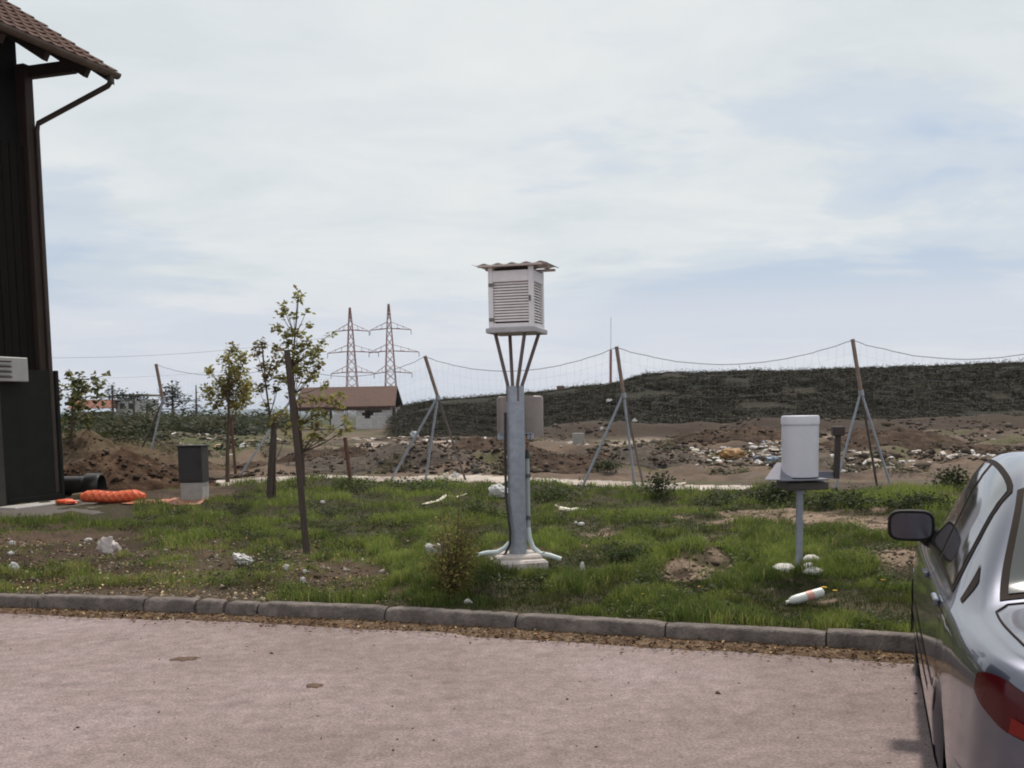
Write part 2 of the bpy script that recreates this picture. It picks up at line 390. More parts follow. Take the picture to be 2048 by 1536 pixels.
# ------------------------------------------------------------------ asphalt
def asphalt_mat():
    m = bpy.data.materials.new('asphalt'); m.use_nodes = True; t = m.node_tree; l = t.links; b = t.nodes['Principled BSDF']
    b.inputs['Roughness'].default_value = .9; b.inputs['Specular IOR Level'].default_value = .25
    tcn = nn(t, 'ShaderNodeTexCoord')
    def noise(s, d, r=.6, st=(1, 1, 1)):
        mp = nn(t, 'ShaderNodeMapping'); mp.inputs['Scale'].default_value = st; l.new(tcn.outputs['Object'], mp.inputs[0])
        n_ = nn(t, 'ShaderNodeTexNoise'); n_.inputs['Scale'].default_value = s; n_.inputs['Detail'].default_value = d; n_.inputs['Roughness'].default_value = r
        l.new(mp.outputs[0], n_.inputs['Vector']); return n_.outputs['Fac']
    big = ramp(t, noise(.45, 7, .65), [(.3, (.175, .130, .120)), (.5, (.245, .186, .180)), (.7, (.305, .238, .240))])
    mid = ramp(t, noise(9, 7, .75), [(.32, .72), (.68, 1.26)])
    fin = ramp(t, noise(62, 4, .8), [(.33, .55), (.5, 1.0), (.68, 1.5)])
    spots = ramp(t, noise(2.3, 3, .5), [(.64, 1.0), (.74, .74)])
    v = big
    for q in (mid, fin, spots):
        mx = nn(t, 'ShaderNodeMix', data_type='RGBA', blend_type='MULTIPLY'); mx.inputs[0].default_value = 1
        l.new(v, mx.inputs[6]); l.new(q, mx.inputs[7]); v = mx.outputs[2]
    l.new(v, b.inputs['Base Color'])
    bp = nn(t, 'ShaderNodeBump'); bp.inputs['Strength'].default_value = .7; bp.inputs['Distance'].default_value = .008
    l.new(noise(60, 4, .7), bp.inputs['Height']); l.new(bp.outputs[0], b.inputs['Normal'])
    return m
xs = np.linspace(-45, 45, 121); v = []; fq = []
for x in xs: v += [(x, -45, -.004), (x, 3.0, 0), (x, float(yk(np.array([x]))[0]) + .06, 0)]
for i in range(len(xs) - 1):
    for k in range(2): fq.append((3 * i + k, 3 * i + 3 + k, 3 * i + 4 + k, 3 * i + 1 + k))
o = mesh_fast('road', np.array(v), np.array(fq), 4, asphalt_mat()); o['kind'] = 'structure'

# flat stains and scabs of earth pressed on the asphalt
scab = mat('dried_mud', (.115, .068, .046), rough=.95, var=.3, scale=30, bump=.6, bscale=60)
for k, (a, b, w, h, lab) in enumerate([(625, 1372, .06, .022, 'brown dried mud scab on the asphalt in the centre left'), (370, 1318, .085, .028, 'thin mud smear on the asphalt below the broken kerb stone')]):
    c = G(a, b); m = MB(); n = 44; pts = []
    for ring, rr, z in ((0, 1.0, .0015), (1, .72, .009), (2, .3, .006)):
        for i in range(n):
            th = 2 * math.pi * i / n; q = rr * max(.15, .1 + 1.7 * float(fbm(math.cos(th) * 2.3 + k * 5, math.sin(th) * 2.3, 5 + k, 4)))
            pts.append((c[0] + w * q * math.cos(th), c[1] + h * q * math.sin(th) * 2.2, z))
    fs = [(r * n + i, r * n + (i + 1) % n, (r + 1) * n + (i + 1) % n, (r + 1) * n + i) for r in range(2) for i in range(n)] + [tuple(2 * n + i for i in range(n))]
    m.add(pts, fs); tag(m.build('mud_patch', scab, origin=(c[0], c[1], 0), smooth=60), lab, 'mud', 'mud on the asphalt')

# ------------------------------------------------------------------ kerb of single stones
stone_m = mat('kerb_concrete', (.12, .097, .088), rough=.9, var=.3, scale=14, bump=.7, bscale=50, col2=(.19, .155, .138))
_kl = np.concatenate([[0], np.cumsum(np.linalg.norm(np.diff(KQ, axis=0), axis=1))])
def kpt(s):
    p = np.array([np.interp(s, _kl, KQ[:, k]) for k in (0, 1)]); q = np.array([np.interp(s + .02, _kl, KQ[:, k]) for k in (0, 1)])
    if s + .02 > _kl[-1]: q = p; p = np.array([np.interp(s - .02, _kl, KQ[:, k]) for k in (0, 1)])
    d = (q - p) / np.linalg.norm(q - p); return p, d, np.array([-d[1], d[0]])
def s_of_px(a):
    p = np.array([PX(*kpt(s)[0], .06)[0] for s in _kl]); return float(np.interp(a, p, _kl))
kerb = thing('kerb', (0, 0, 0), 'row of worn grey concrete kerb stones between lawn and asphalt', 'kerb'); del kerb['category']; kerb['kind'] = 'structure'
joints = [s_of_px(a) for a in (75, 286, 387, 446, 515, 769, 1030, 1330, 1652, 1975)]
joints = [joints[0] - 2.0, joints[0] - 1.0] + joints + [joints[-1] + 1.0, joints[-1] + 2.0]
for k in range(len(joints) - 1):
    a, b = joints[k] + .006, joints[k + 1] - .006
    if k in (4, 5): a += .012; b -= .01
    n = max(6, int((b - a) / .03)); m = MB(); pts = []; dz = random.uniform(-.008, .008); dy = random.uniform(-.008, .008)
    wear = {3: 1.6, 4: 2.2, 5: 2.0, 6: 1.3, 7: 1.6, 8: 1.0}.get(k, .5)
    for i in range(n + 1):
        s = a + (b - a) * i / n; p, d, nrm = kpt(s); p = p + nrm * dy
        e = min(i, n - i) / n; cor = .02 * max(0, 1 - e * 12) * (.5 + wear * .5)
        ch = .010 + .11 * wear * max(0, float(fbm(s * 9, k * 3.1, 7, 3)) - .52) + cor
        ch2 = .006 + .07 * wear * max(0, float(fbm(s * 11 + 9, k * 1.7, 8, 3)) - .55) + cor * .6
        top = .125 + dz - cor * .4
        for (w_, z_) in ((.012, -.10), (0, .0), (.002, top - ch - .006), (.004 + ch * .6, top - ch * .35), (.012 + ch, top), (.118 - ch2, top), (.13, top - ch2), (.13, -.10)):
            pts.append((*(p + nrm * w_), z_ + random.uniform(-.0015, .0015)))
    q = 8; fs = [(i * q + j, i * q + j + 1, (i + 1) * q + j + 1, (i + 1) * q + j) for i in range(n) for j in range(q - 1)]
    fs += [tuple(range(q)), tuple(n * q + j for j in range(q))[::-1]]
    m.add(pts, fs); m.build('kerb_stone', stone_m, kerb, smooth=50)

# dead leaves, grit and earth that gathered in the gutter
litter_m = mat('leaf_litter', (1, 1, 1), rough=.95, var=.25, scale=40, attr=True, spec=.1)
gut_m = mat('gutter_earth', (.105, .066, .043), rough=1, var=.45, scale=35, bump=1, bscale=70, col2=(.20, .14, .095), spec=.1)
ss = np.linspace(joints[0] - .5, joints[-1] + .3, 420); v = []; fq = []
for i, s in enumerate(ss):
    p, d, nrm = kpt(s); w = .05 + .22 * float(fbm(s * 1.6, .3, 13, 4)) + .05 * float(fbm(s * 7, 2.3, 14, 3))
    for j, (u, z) in enumerate(((-.004, .022), (.35, .017), (.75, .009), (1.0, .0015))):
        q = p - nrm * (u * w if j else -.004); v.append((*q, z + .012 * float(fbm(s * 15, j * 3, 5, 2)) * (j < 3)))
for i in range(len(ss) - 1):
    for j in range(3): fq.append((4 * i + j, 4 * i + j + 1, 4 * i + 5 + j, 4 * i + 4 + j))
o = mesh_fast('gutter_earth', np.array(v), np.array(fq), 4, gut_m, smooth=True); tag(o, 'strip of brown earth in the gutter along the kerb', 'earth', kind='stuff')

def cards(P, size, nrm_up=.5, aspect=.6, bend=.2, seed=1, elong=None):
    """small folded leaf faces: returns verts (n*4), quads; P (n,3), size (n,)"""
    r = np.random.default_rng(seed); n = len(P)
    a = r.uniform(0, 2 * math.pi, n); up = r.normal(0, 1, (n, 3)); up[:, 2] = np.abs(up[:, 2]) + nrm_up * 3; up /= np.linalg.norm(up, axis=1)[:, None]
    d = np.stack([np.cos(a), np.sin(a), r.uniform(-.3, .5, n)], 1); d -= up * (d * up).sum(1)[:, None]; d /= np.linalg.norm(d, axis=1)[:, None]
    s = np.cross(up, d); L_ = size[:, None]; w = L_ * aspect
    v0 = P; v1 = P + d * L_ * .45 + s * w * .5 + up * L_ * bend * .5; v2 = P + d * L_; v3 = P + d * L_ * .5 - s * w * .5 + up * L_ * bend * .5
    return np.stack([v0, v1, v2, v3], 1).reshape(-1, 3), np.arange(4 * n).reshape(-1, 4)
n = 5200; sg = rng.uniform(joints[0], joints[-1], n); keep = fbm(sg * 1.6, np.full(n, .3), 13, 4) + rng.uniform(-.25, .25, n) > .32; sg = sg[keep]; n = len(sg)
P = []
for s in sg:
    p, d, nrm = kpt(s); P.append((*(p - nrm * (.26 * abs(random.gauss(0, .55)) + .01)), random.uniform(.006, .03)))
P = np.array(P); v, q = cards(P, rng.uniform(.012, .04, n), .8, .6, .4, 3)
pal = np.array([(.16, .095, .05), (.24, .15, .08), (.10, .06, .035), (.34, .24, .13), (.19, .10, .06), (.42, .34, .22)])
c = pal[rng.choice(6, n, p=[.28, .24, .22, .1, .13, .03])] * rng.uniform(.7, 1.2, (n, 1))
tag(mesh_fast('dead_leaves', v, q, 4, litter_m, cols=np.repeat(c, 4, 0)), 'dead brown leaves and grit drifted along the kerb', 'leaves', kind='stuff')

# ------------------------------------------------------------------ house at the left
HW = np.array([-8.20, 18.55]); hd = np.array([-.333, -.943]); hn = np.array([.943, -.333])      # far corner of the wall, along the wall towards us, out of the wall
EZ = 7.50; OVH = 1.45; GOV = .42
hb = hz1(HW[0], HW[1]); house = thing('wooden_house', (HW[0], HW[1], .1), 'tall dark brown timber house with tiled roof cut by the left edge', 'house')
HO = (HW[0], HW[1], .1)
def hp(a, o_, z): return (HW[0] + hd[0] * a + hn[0] * o_, HW[1] + hd[1] * a + hn[1] * o_, z)
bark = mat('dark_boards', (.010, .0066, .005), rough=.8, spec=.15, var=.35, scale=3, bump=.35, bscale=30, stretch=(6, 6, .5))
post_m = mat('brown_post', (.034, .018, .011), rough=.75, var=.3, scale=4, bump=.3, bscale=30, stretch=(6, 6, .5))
grey_m = mat('green_grey_render', (.014, .0145, .0125), rough=.9, spec=.15, var=.2, scale=5, bump=.3, bscale=60)
MW = Matrix(((-hd[0], hn[0], 0), (-hd[1], hn[1], 0), (0, 0, 1)))
LW = 9.0
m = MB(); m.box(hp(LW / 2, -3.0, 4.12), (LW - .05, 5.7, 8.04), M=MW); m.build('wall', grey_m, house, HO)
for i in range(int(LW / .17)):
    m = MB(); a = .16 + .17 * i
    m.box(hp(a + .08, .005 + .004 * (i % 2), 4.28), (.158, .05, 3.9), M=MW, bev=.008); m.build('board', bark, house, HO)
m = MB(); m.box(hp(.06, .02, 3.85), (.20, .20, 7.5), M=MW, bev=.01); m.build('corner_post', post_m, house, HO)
# roof: the slope above our wall, and the slope behind, with tiles laid in courses
PITCHR = rad(33); tp = math.tan(PITCHR); run = 5.0
def rp(a, u, lift=0.0):       # a along the wall, u horizontal distance in from the eave
    return hp(a, OVH - u, EZ + u * tp + lift)
rafter_m = mat('dark_rafters', (.035, .022, .016), rough=.85, var=.3, scale=6, bump=.3, bscale=40)
m = MB()
for s in (0, 1):
    f_ = (lambda a, u, l: rp(a, u, l)) if not s else (lambda a, u, l: hp(a, OVH - 2 * run + u, EZ + u * tp + l))
    v = [f_(a, u, l) for a in (-GOV, LW + .4) for u in (.02, run) for l in (-.16, -.03)]
    m.add(v, [(0, 1, 3, 2), (4, 6, 7, 5), (0, 4, 5, 1), (2, 3, 7, 6), (0, 2, 6, 4), (1, 5, 7, 3)])
roof = m.build('roof', rafter_m, house, HO)
m = MB(); v = [rp(-GOV - .035, u, l) for u in (-.02, run + .02) for l in (-.24, .0)] + [rp(-GOV, u, l) for u in (-.02, run + .02) for l in (-.24, .0)]
m.add(v, [(0, 1, 3, 2), (4, 6, 7, 5), (0, 4, 5, 1), (2, 3, 7, 6), (0, 2, 6, 4), (1, 5, 7, 3)]); m.build('barge_board', mat('barge', (.07, .05, .038), rough=.8, var=.25, scale=5), roof, HO)
for i in range(10):
    a = .1 + i * .9; m = MB(); m.beam(rp(a, .06, -.24), rp(a, 2.4, -.24), .10, .16); m.build('rafter', rafter_m, roof, HO)
m = MB(); m.beam(hp(-.02, -.2, EZ + .0), hp(-.02, OVH - .42, EZ - .02), .14, .20, bev=.01); m.build('bracket_beam', rafter_m, house, HO)
m = MB(); m.beam(hp(4.5, -.2, EZ + .0), hp(4.5, OVH - .42, EZ - .02), .14, .20, bev=.01); m.build('bracket_beam', rafter_m, house, HO)
tile_m = mat('roof_tile', (.085, .031, .017), rough=.85, var=.35, scale=6, bump=.4, bscale=40, col2=(.055, .024, .016))
tw, tl = .25, .34; base_tile = None
sl = math.cos(PITCHR)
tv = []; tf = []
for (x0, x1, zt) in ((0, tw * .5, .012), (tw * .5, tw * .99, .028)): pass
prof = [(0, .03), (tw * .12, .036), (tw * .25, .02), (tw * .6, .014), (tw * .85, .02), (tw * .99, .03)]
for yy, dz in ((0, .03), (tl * 1.12, 0)):
    for x, z in prof: tv.append((x, yy, z + dz))
for yy, dz in ((0, .03),):
    for x, z in prof: tv.append((x, yy, z + dz - .022))
np_ = len(prof)
for i in range(np_ - 1):
    tf.append((i, i + 1, np_ + i + 1, np_ + i)); tf.append((2 * np_ + i, 2 * np_ + i + 1, i + 1, i))
tf.append((2 * np_, 0, np_, )); tf.append((np_ - 1, 3 * np_ - 1, 2 * np_ - 1))
tme = bpy.data.meshes.new('roof_tile'); tme.from_pydata(tv, [], tf); tme.materials.append(tile_m)
ex = Vector((hd[0], hd[1], 0)); ey = Vector((-hn[0] * math.cos(PITCHR), -hn[1] * math.cos(PITCHR), math.sin(PITCHR))); ez = ex.cross(ey)
if ez.z < 0: ez = -ez
rest = MB()
for r_ in range(17):
    for c_ in range(38):
        u = -.05 + r_ * tl * sl; a = -GOV - .06 + c_ * tw
        if u > run - .1 or a > LW + .3: continue
        p = Vector(rp(a, u, -.035))
        Mt = Matrix(((ex.x, ey.x, ez.x, p.x), (ex.y, ey.y, ez.y, p.y), (ex.z, ey.z, ez.z, p.z), (0, 0, 0, 1))) @ Matrix.Rotation(random.uniform(-.012, .012), 4, 'Z') @ Matrix.Translation((0, 0, random.uniform(0, .006)))
        if c_ < 17:
            o = bpy.data.objects.new('roof_tile', tme); COL.objects.link(o); o.parent = roof
            o.matrix_local = Matrix.Translation((-HO[0], -HO[1], -HO[2])) @ Mt
        else: rest.add([Mt @ Vector(q) for q in tv], tf)
ro = rest.build('roof_tile_field', tile_m, roof, HO); ro['kind'] = 'stuff'
gut = mat('old_gutter', (.11, .075, .058), rough=.5, var=.3, scale=8, metal=.3)
m = MB(); pts = []; n = 9
for a in (-GOV - .06, LW + .4):
    for ro_ in (.085, .075):
        for i in range(n): th = math.pi * (1 + i / (n - 1)); pts.append(Vector(rp(a, -.07, -.03)) + Vector((hn[0], hn[1], 0)) * (math.cos(th) * ro_) + Vector((0, 0, 1)) * (math.sin(th) * ro_))
fs = []
for i in range(n - 1): fs += [(i, i + 1, 2 * n + i + 1, 2 * n + i), (n + i, 3 * n + i, 3 * n + i + 1, n + i + 1), (i, n + i, n + i + 1, i + 1)]
m.add(pts, fs); m.build('gutter', gut, house, HO)
m = MB(); e = Vector(rp(-GOV + .12, -.07, -.1))
m.tube([e, e + Vector((0, 0, -.10)), e + Vector((0, 0, -.16)) - Vector((hn[0], hn[1], 0)) * .06, Vector(hp(-.03, .19, EZ - .86)), Vector(hp(-.03, .15, EZ - 1.0)), Vector(hp(-.03, .15, 5.0)), Vector(hp(-.03, .15, .3))], .045, 10)
m.build('downpipe', mat('downpipe', (.05, .032, .025), rough=.5, var=.3, scale=5, metal=.2), house, HO, smooth=40)
# ground floor: folded-back steel door leaf, grey pier, white louvred box, step
door_m = mat('door_paint', (.018, .019, .0155), rough=.75, spec=.15, var=.2, scale=3, bump=.1)
D0 = gp(0, 18)
do = thing('steel_door_leaf', (*hp(.2, .35, 0)[:2], .1), 'dark green grey steel door leaf standing open against the house', 'door')
DO = (*hp(.2, .35, 0)[:2], .1)
m = MB(); m.box(hp(.50, .14, 1.28), (1.30, .06, 2.30), M=MW, bev=.006); m.build('panel', door_m, do, DO)
for aa in (-.22, 1.06):
    m = MB(); m.box(hp(aa + .08, .175, 1.28), (.07, .05, 2.31), M=MW, bev=.006); m.build('edge_profile', door_m, do, DO)
m = MB(); m.box(hp(.50, .175, .22), (1.2, .05, .10), M=MW, bev=.006); m.build('bottom_rail', door_m, do, DO)
m = MB(); m.box(hp(1.55, .36, 1.25), (.26, .24, 2.3), M=MW, bev=.02); tag(m.build('grey_pier', mat('pier_grey', (.05, .043, .038), rough=.85, var=.2, scale=4, bump=.3), origin=hp(1.55, .36, .1)), 'grey square pier in front of the house at the left edge', 'pier')
wb = thing('louvred_wall_box', hp(.9, .25, 2.25), 'white louvred box hanging on the house above the steel door', 'vent box')
WO = hp(.9, .25, 2.25); white_m = mat('white_metal', (.42, .40, .385), rough=.5, var=.1, scale=6)
m = MB(); m.box(hp(1.12, .17, 2.42), (.92, .34, .40), M=MW, bev=.012); m.build('case', white_m, wb, WO)
for i in range(4):
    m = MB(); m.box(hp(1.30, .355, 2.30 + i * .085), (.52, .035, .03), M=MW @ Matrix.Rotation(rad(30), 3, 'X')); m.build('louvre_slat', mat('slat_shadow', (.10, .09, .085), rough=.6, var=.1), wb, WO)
slab_m = mat('pale_concrete', (.40, .38, .36), rough=.9, var=.2, scale=9, bump=.5, bscale=60)
m = MB(); m.box(hp(.95, .75, .15), (1.6, .42, .10), M=MW, bev=.015); tag(m.build('doorstep', slab_m, origin=hp(.95, .75, .1)), 'pale concrete doorstep below the steel door', 'step')
# paved strip in front of the house
pv = mat('paving', (.10, .083, .074), rough=.9, var=.2, scale=6, bump=.5, bscale=60)
A = [G(a, b, .17) for a, b in ((-500, 1044), (-100, 1042), (60, 1039), (170, 1031), (262, 1018), (250, 1009), (120, 1002), (-500, 1000))]
m = MB(); n = len(A); m.add([(p[0], p[1], .172) for p in A] + [(p[0], p[1], .02) for p in A], [tuple(range(n))] + [(i, n + i, n + (i + 1) % n, (i + 1) % n) for i in range(n)])
o = m.build('pavement', pv); o['kind'] = 'structure'

# ------------------------------------------------------------------ things lying beside the house
orange_m = mat('orange_net', (.80, .13, .045), rough=.6, var=.25, scale=20, bump=.5, bscale=60)
c = on(228, 1006); Or = thing('orange_netting_roll', (c[0], c[1], c[2]), 'bundle of bright orange safety netting lying by the house corner', 'netting')
m = MB(); ax = np.array([1, .05, 0]); nseg = 26
pts = []; rs = []
for i in range(nseg):
    u = i / (nseg - 1); pts.append((c[0] - .52 + u * 1.02, c[1] + .05 * u, c[2] + .10 + .012 * math.sin(u * 9))); rs.append((.118 + .02 * float(fbm(u * 6, 1.0, 3, 2))) * (1 - .55 * sstep(.82, 1, u)) * (.75 + .25 * sstep(0, .1, u)))
m.tube(pts, rs, 16, flat=.75); m.build('netting_core', orange_m, Or, c, smooth=40)
cord_m = mat('orange_cord', (.85, .26, .13), rough=.5, var=.15, scale=20)
for i in range(9):
    for dr in (1, -1):
        u0 = (-.20 if dr > 0 else .22) + i * .105; q = []
        for k in range(12):
            th = -.4 + k * .33; u = min(.97, max(.02, u0 + dr * .03 * k))
            kk = min(nseg - 1, int(u * (nseg - 1))); q.append((pts[kk][0] + (u * (nseg - 1) - kk) * (1.02 / (nseg - 1)), pts[kk][1] - math.cos(th) * (rs[kk] + .003), pts[kk][2] + math.sin(th) * (rs[kk] + .003) * .77))
        m = MB(); m.tube(q, .006, 5); m.build('cord', cord_m, Or, c)
c = on(132, 1007); m = MB(); m.blob((c[0], c[1], c[2] + .03), (.17, .12, .045), 4, .5); tag(m.build('orange_net_scrap', orange_m, origin=c, smooth=50), 'small scrap of orange netting below the steel door edge', 'netting')
c = on(350, 1007); m = MB(); nx, ny = 28, 10; vv = []
for j in range(ny):
    for i in range(nx):
        u = i / (nx - 1) - .5; w = j / (ny - 1) - .5; e_ = .5 - max(abs(u), abs(w))
        x = c[0] - .15 + u * 1.1 * (1 + .25 * float(fbm(w * 4, 2, 3, 2))); y = c[1] + w * .75 * (1 + .3 * float(fbm(u * 5, 1, 9, 2))) + .15
        vv.append((x, y, hz1(x, y) + .015 + .06 * float(fbm(u * 9, w * 7, 15, 3)) * min(1, e_ * 6)))
m.add(vv, [(j * nx + i, j * nx + i + 1, (j + 1) * nx + i + 1, (j + 1) * nx + i) for j in range(ny - 1) for i in range(nx - 1)])
tag(m.build('orange_netting_sheet', mat('dusty_orange', (.46, .16, .09), rough=.8, var=.35, scale=12, bump=.4, col2=(.38, .24, .17)), origin=c, smooth=60), 'dusty orange netting spread flat beside the grey utility cabinet', 'netting')
c = on(163, 1004); m = MB(); m.tube([(c[0] - .14, c[1], c[2] + .07), (c[0], c[1], c[2] + .075), (c[0] + .15, c[1] - .02, c[2] + .07)], [.07, .085, .08], 12); tag(m.build('log', mat('cut_log', (.13, .095, .055), rough=.9, var=.3, scale=15, bump=.6), origin=c, smooth=40), 'short brown log lying left of the orange netting', 'log')
c = gp(136, 18.75); pi_ = thing('drain_pipe', c, 'thick black drain pipe lying behind the orange netting', 'pipe')
black_m = mat('black_plastic', (.018, .016, .015), rough=.38, var=.2, scale=8)
m = MB(); y = c[1] + .45; zz = c[2] + .20
m.tube([(c[0] - 1.2, y + .1, zz), (c[0] + .06, y, zz)], .175, 24, caps=False); m.tube([(c[0] + .06, y, zz), (c[0] - 1.2, y + .1, zz)], .16, 24, caps=False); m.build('barrel', black_m, pi_, c, smooth=40)
m = MB(); m.tube([(c[0] + .04, y, zz), (c[0] + .11, y, zz), (c[0] + .34, y - .02, zz), (c[0] + .36, y - .02, zz)], [.18, .225, .225, .20], 24, caps=False); m.tube([(c[0] + .36, y - .02, zz), (c[0] + .10, y, zz)], [.20, .16], 24, caps=False); m.build('socket', black_m, pi_, c, smooth=40)
# heap of dug soil
soil_m = mat('dug_soil', (.058, .033, .021), rough=1, var=.4, scale=7, bump=1, bscale=18, col2=(.11, .068, .044), spec=.1)
HEAPV = []
def heap(name, cx_, cy_, rx_, ry_, h, m_, label, seed, n=70):
    z0 = hz1(cx_, cy_); u, w = np.meshgrid(np.linspace(-1, 1, n), np.linspace(-1, 1, n)); u = u.ravel(); w = w.ravel(); d = np.hypot(u, w)
    x = cx_ + u * rx_; y = cy_ + w * ry_; pr = np.maximum(0, 1 - d) ** .85; q = .55 + .9 * fbm(x * .8 + seed, y * .8, seed, 4)
    zz = h * pr * q + .34 * h * (fbm(x * 3, y * 3, seed + 3, 3) - .5) * np.minimum(1, pr * 3) + .12 * h * (fbm(x * 9, y * 9, seed + 5, 2) - .5) * np.minimum(1, pr * 3)
    vv = np.stack([x, y, H(x, y) + zz - .05 * (d > .98)], 1)
    HEAPV.append(vv[(d < .95) & (fbm(x * 1.5, y * 1.5, seed + 9, 3) > .44)])
    m = MB(); m.add(vv, [(j * n + i, j * n + i + 1, (j + 1) * n + i + 1, (j + 1) * n + i) for j in range(n - 1) for i in range(n - 1)])
    return tag(m.build(name, m_, origin=(cx_, cy_, z0), smooth=70), label, 'soil heap')
h1 = W(215, 930, 21.5); heap('soil_heap', h1[0], 22.2, 2.1, 1.9, .82, soil_m, 'brown heap of dug soil behind the orange netting', 5)
h1 = W(130, 900, 27.5); heap('soil_heap', h1[0] + .6, 28.0, 4.2, 3.0, 1.0, mat('dry_soil', (.10, .068, .046), rough=1, var=.4, scale=7, bump=1, bscale=14, col2=(.09, .07, .04), spec=.1), 'pale dry spoil bank behind the brown soil heap', 9)
# utility cabinet
c = on(384, 1005); ca_ = thing('utility_cabinet', c, 'dark grey utility cabinet on a pale concrete plinth', 'cabinet', rz=rad(-3))
cw, ch = .40, .60
m = MB(); m.box((0, .16, .155), (.37, .34, .33), bev=.012); m.build('plinth', slab_m, ca_)
cabm = mat('cabinet_grey', (.036, .032, .032), rough=.6, var=.12, scale=5)
m = MB(); m.box((0, .15, .32 + ch / 2), (cw, .34, ch), bev=.012); m.build('case', cabm, ca_)
m = MB(); m.box((0, -.026, .33 + ch / 2), (cw - .05, .012, ch - .06), bev=.004); d_ = m.build('door', cabm, ca_)
m = MB(); m.box((.15, -.04, .33 + ch / 2), (.025, .02, .08), bev=.004); m.build('handle', black_m, d_)
m = MB(); m.box((0, .14, .32 + ch + .012), (cw + .03, .38, .026), bev=.008); m.build('lid', cabm, ca_)

# ------------------------------------------------------------------ mast with thermometer screen
c = on(1036, 1120); MZ = c[2]; MX, MY = c[0], c[1]
galv = mat('galvanised', (.30, .315, .36), rough=.5, var=.22, scale=18, metal=.35, rvar=.12, bump=.08, bscale=60, col2=(.28, .295, .34))
mast = thing('instrument_mast', c, 'grey galvanised instrument mast carrying the white louvred screen', 'mast')
zt = W(1032, 772, MY)[2] - MZ
m = MB(); m.lathe([(.083, 0), (.083, zt - .02), (.078, zt)], n=32); m.build('pole', galv, mast, smooth=40)
m = MB(); m.lathe([(.10, 0), (.10, .012), (.084, .03)], n=28); m.build('collar', galv, mast, smooth=40)
m = MB(); m.box((-.02, .0, .02), (.42, .42, .09), rz=.2, bev=.015); m.box((.0, -.09, -.02), (.46, .46, .10), rz=.25, bev=.02); m.build('foundation', mat('pinkish_concrete', (.48, .42, .39), rough=.9, var=.2, scale=12, bump=.5), mast)
YAWS = rad(-15.5)
zb = W(1030, 668, MY)[2] - MZ; zr = W(1030, 538, MY)[2] - MZ; sw = .418
strut_m = mat('strut_brown', (.16, .125, .115), rough=.6, var=.2, scale=10, metal=.3)
RS = Matrix.Rotation(rad(-26.5), 3, 'Z')
for i, (sx, sy) in enumerate(((-1, -1), (1, -1), (-1, 1), (1, 1))):
    t_ = RS @ Vector((sx * .150, sy * .150, 0)); b_ = RS @ Vector((sx * .05, sy * .05, 0))
    m = MB(); m.tube([(b_.x, b_.y, zt - .14), (b_.x, b_.y, zt + .01), (t_.x + .028, t_.y, zb + .005)], .0165, 8); m.build('strut', strut_m, mast, smooth=40)
# the screen itself
scr = thing('thermometer_screen', (MX + .028, MY, MZ + zb), 'white louvred thermometer screen with corrugated roof on the mast top', 'weather screen', rz=YAWS)
paint = mat('white_paint', (.76, .72, .74), rough=.55, var=.07, scale=14, bump=.05)
m = MB(); m.box((0, 0, .022), (.465, .465, .045), bev=.006); m.build('floor_board', mat('floor_grey', (.42, .40, .42), rough=.6, var=.1), scr)
hb_ = zr - zb
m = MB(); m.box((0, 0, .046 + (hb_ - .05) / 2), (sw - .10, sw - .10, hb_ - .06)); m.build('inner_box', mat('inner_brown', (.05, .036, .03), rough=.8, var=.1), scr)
for sx in (-1, 1):
    for sy in (-1, 1):
        m = MB(); m.box((sx * (sw / 2 - .022), sy * (sw / 2 - .022), .046 + (hb_ - .046) / 2), (.044, .044, hb_ - .048), bev=.004); m.build('corner_post', paint, scr)
slatm = mat('white_slat', (.78, .72, .71), rough=.55, var=.08, scale=10)
for sd_ in range(4):
    R_ = Matrix.Rotation(sd_ * math.pi / 2, 4, 'Z')
    for (za, zb_) in ((.047, .085), (hb_ - .135, hb_ - .035)):
        m = MB(); cz = (za + zb_) / 2; p = R_ @ Vector((0, -sw / 2 + .016, cz)); m.box(p, (sw - .089, .03, zb_ - za), M=R_.to_3x3(), bev=.003); m.build('rail', paint, scr)
    ns = 14; z0 = .10; dz = (hb_ - .135 - z0) / ns
    for i in range(ns):
        p = R_ @ Vector((0, -sw / 2 + .022, z0 + dz * (i + .45)))
        m = MB(); m.box(p, (sw - .092, .006, dz * .80), M=(R_ @ Matrix.Rotation(rad(-34), 4, 'X')).to_3x3()); m.build('louvre_slat', slatm, scr)
hin = mat('hinge_steel', (.16, .14, .13), rough=.5, metal=.5)
for zz in (.12, hb_ - .16):
    m = MB(); m.box((-sw / 2 + .03, -sw / 2 - .004, zz), (.05, .008, .03), bev=.002); m.build('hinge', hin, scr)
m = MB(); m.box((sw / 2 - .03, -sw / 2 - .006, .3), (.018, .012, .05), bev=.002); m.build('latch', hin, scr)
m = MB(); nx = 60; vv = []; RW, RD = .68, .54
for j, yy in enumerate((-RD / 2, RD / 2)):
    for k in (0, 1):
        for i in range(nx + 1):
            x = -RW / 2 + RW * i / nx; vv.append((x, yy, hb_ + .026 + .012 * yy / RD + .008 * math.sin(x / RW * 2 * math.pi * 5.2) - .006 * k))
q = nx + 1
fs = [(i, i + 1, 2 * q + i + 1, 2 * q + i) for i in range(nx)] + [(q + i, 3 * q + i, 3 * q + i + 1, q + i + 1) for i in range(nx)] + [(i, q + i, q + i + 1, i + 1) for i in range(nx)] + [(2 * q + i, 2 * q + i + 1, 3 * q + i + 1, 3 * q + i) for i in range(nx)]
m.add(vv, fs); m.build('corrugated_roof', mat('roof_sheet', (.80, .76, .75), rough=.6, var=.12, scale=8), scr, smooth=60)
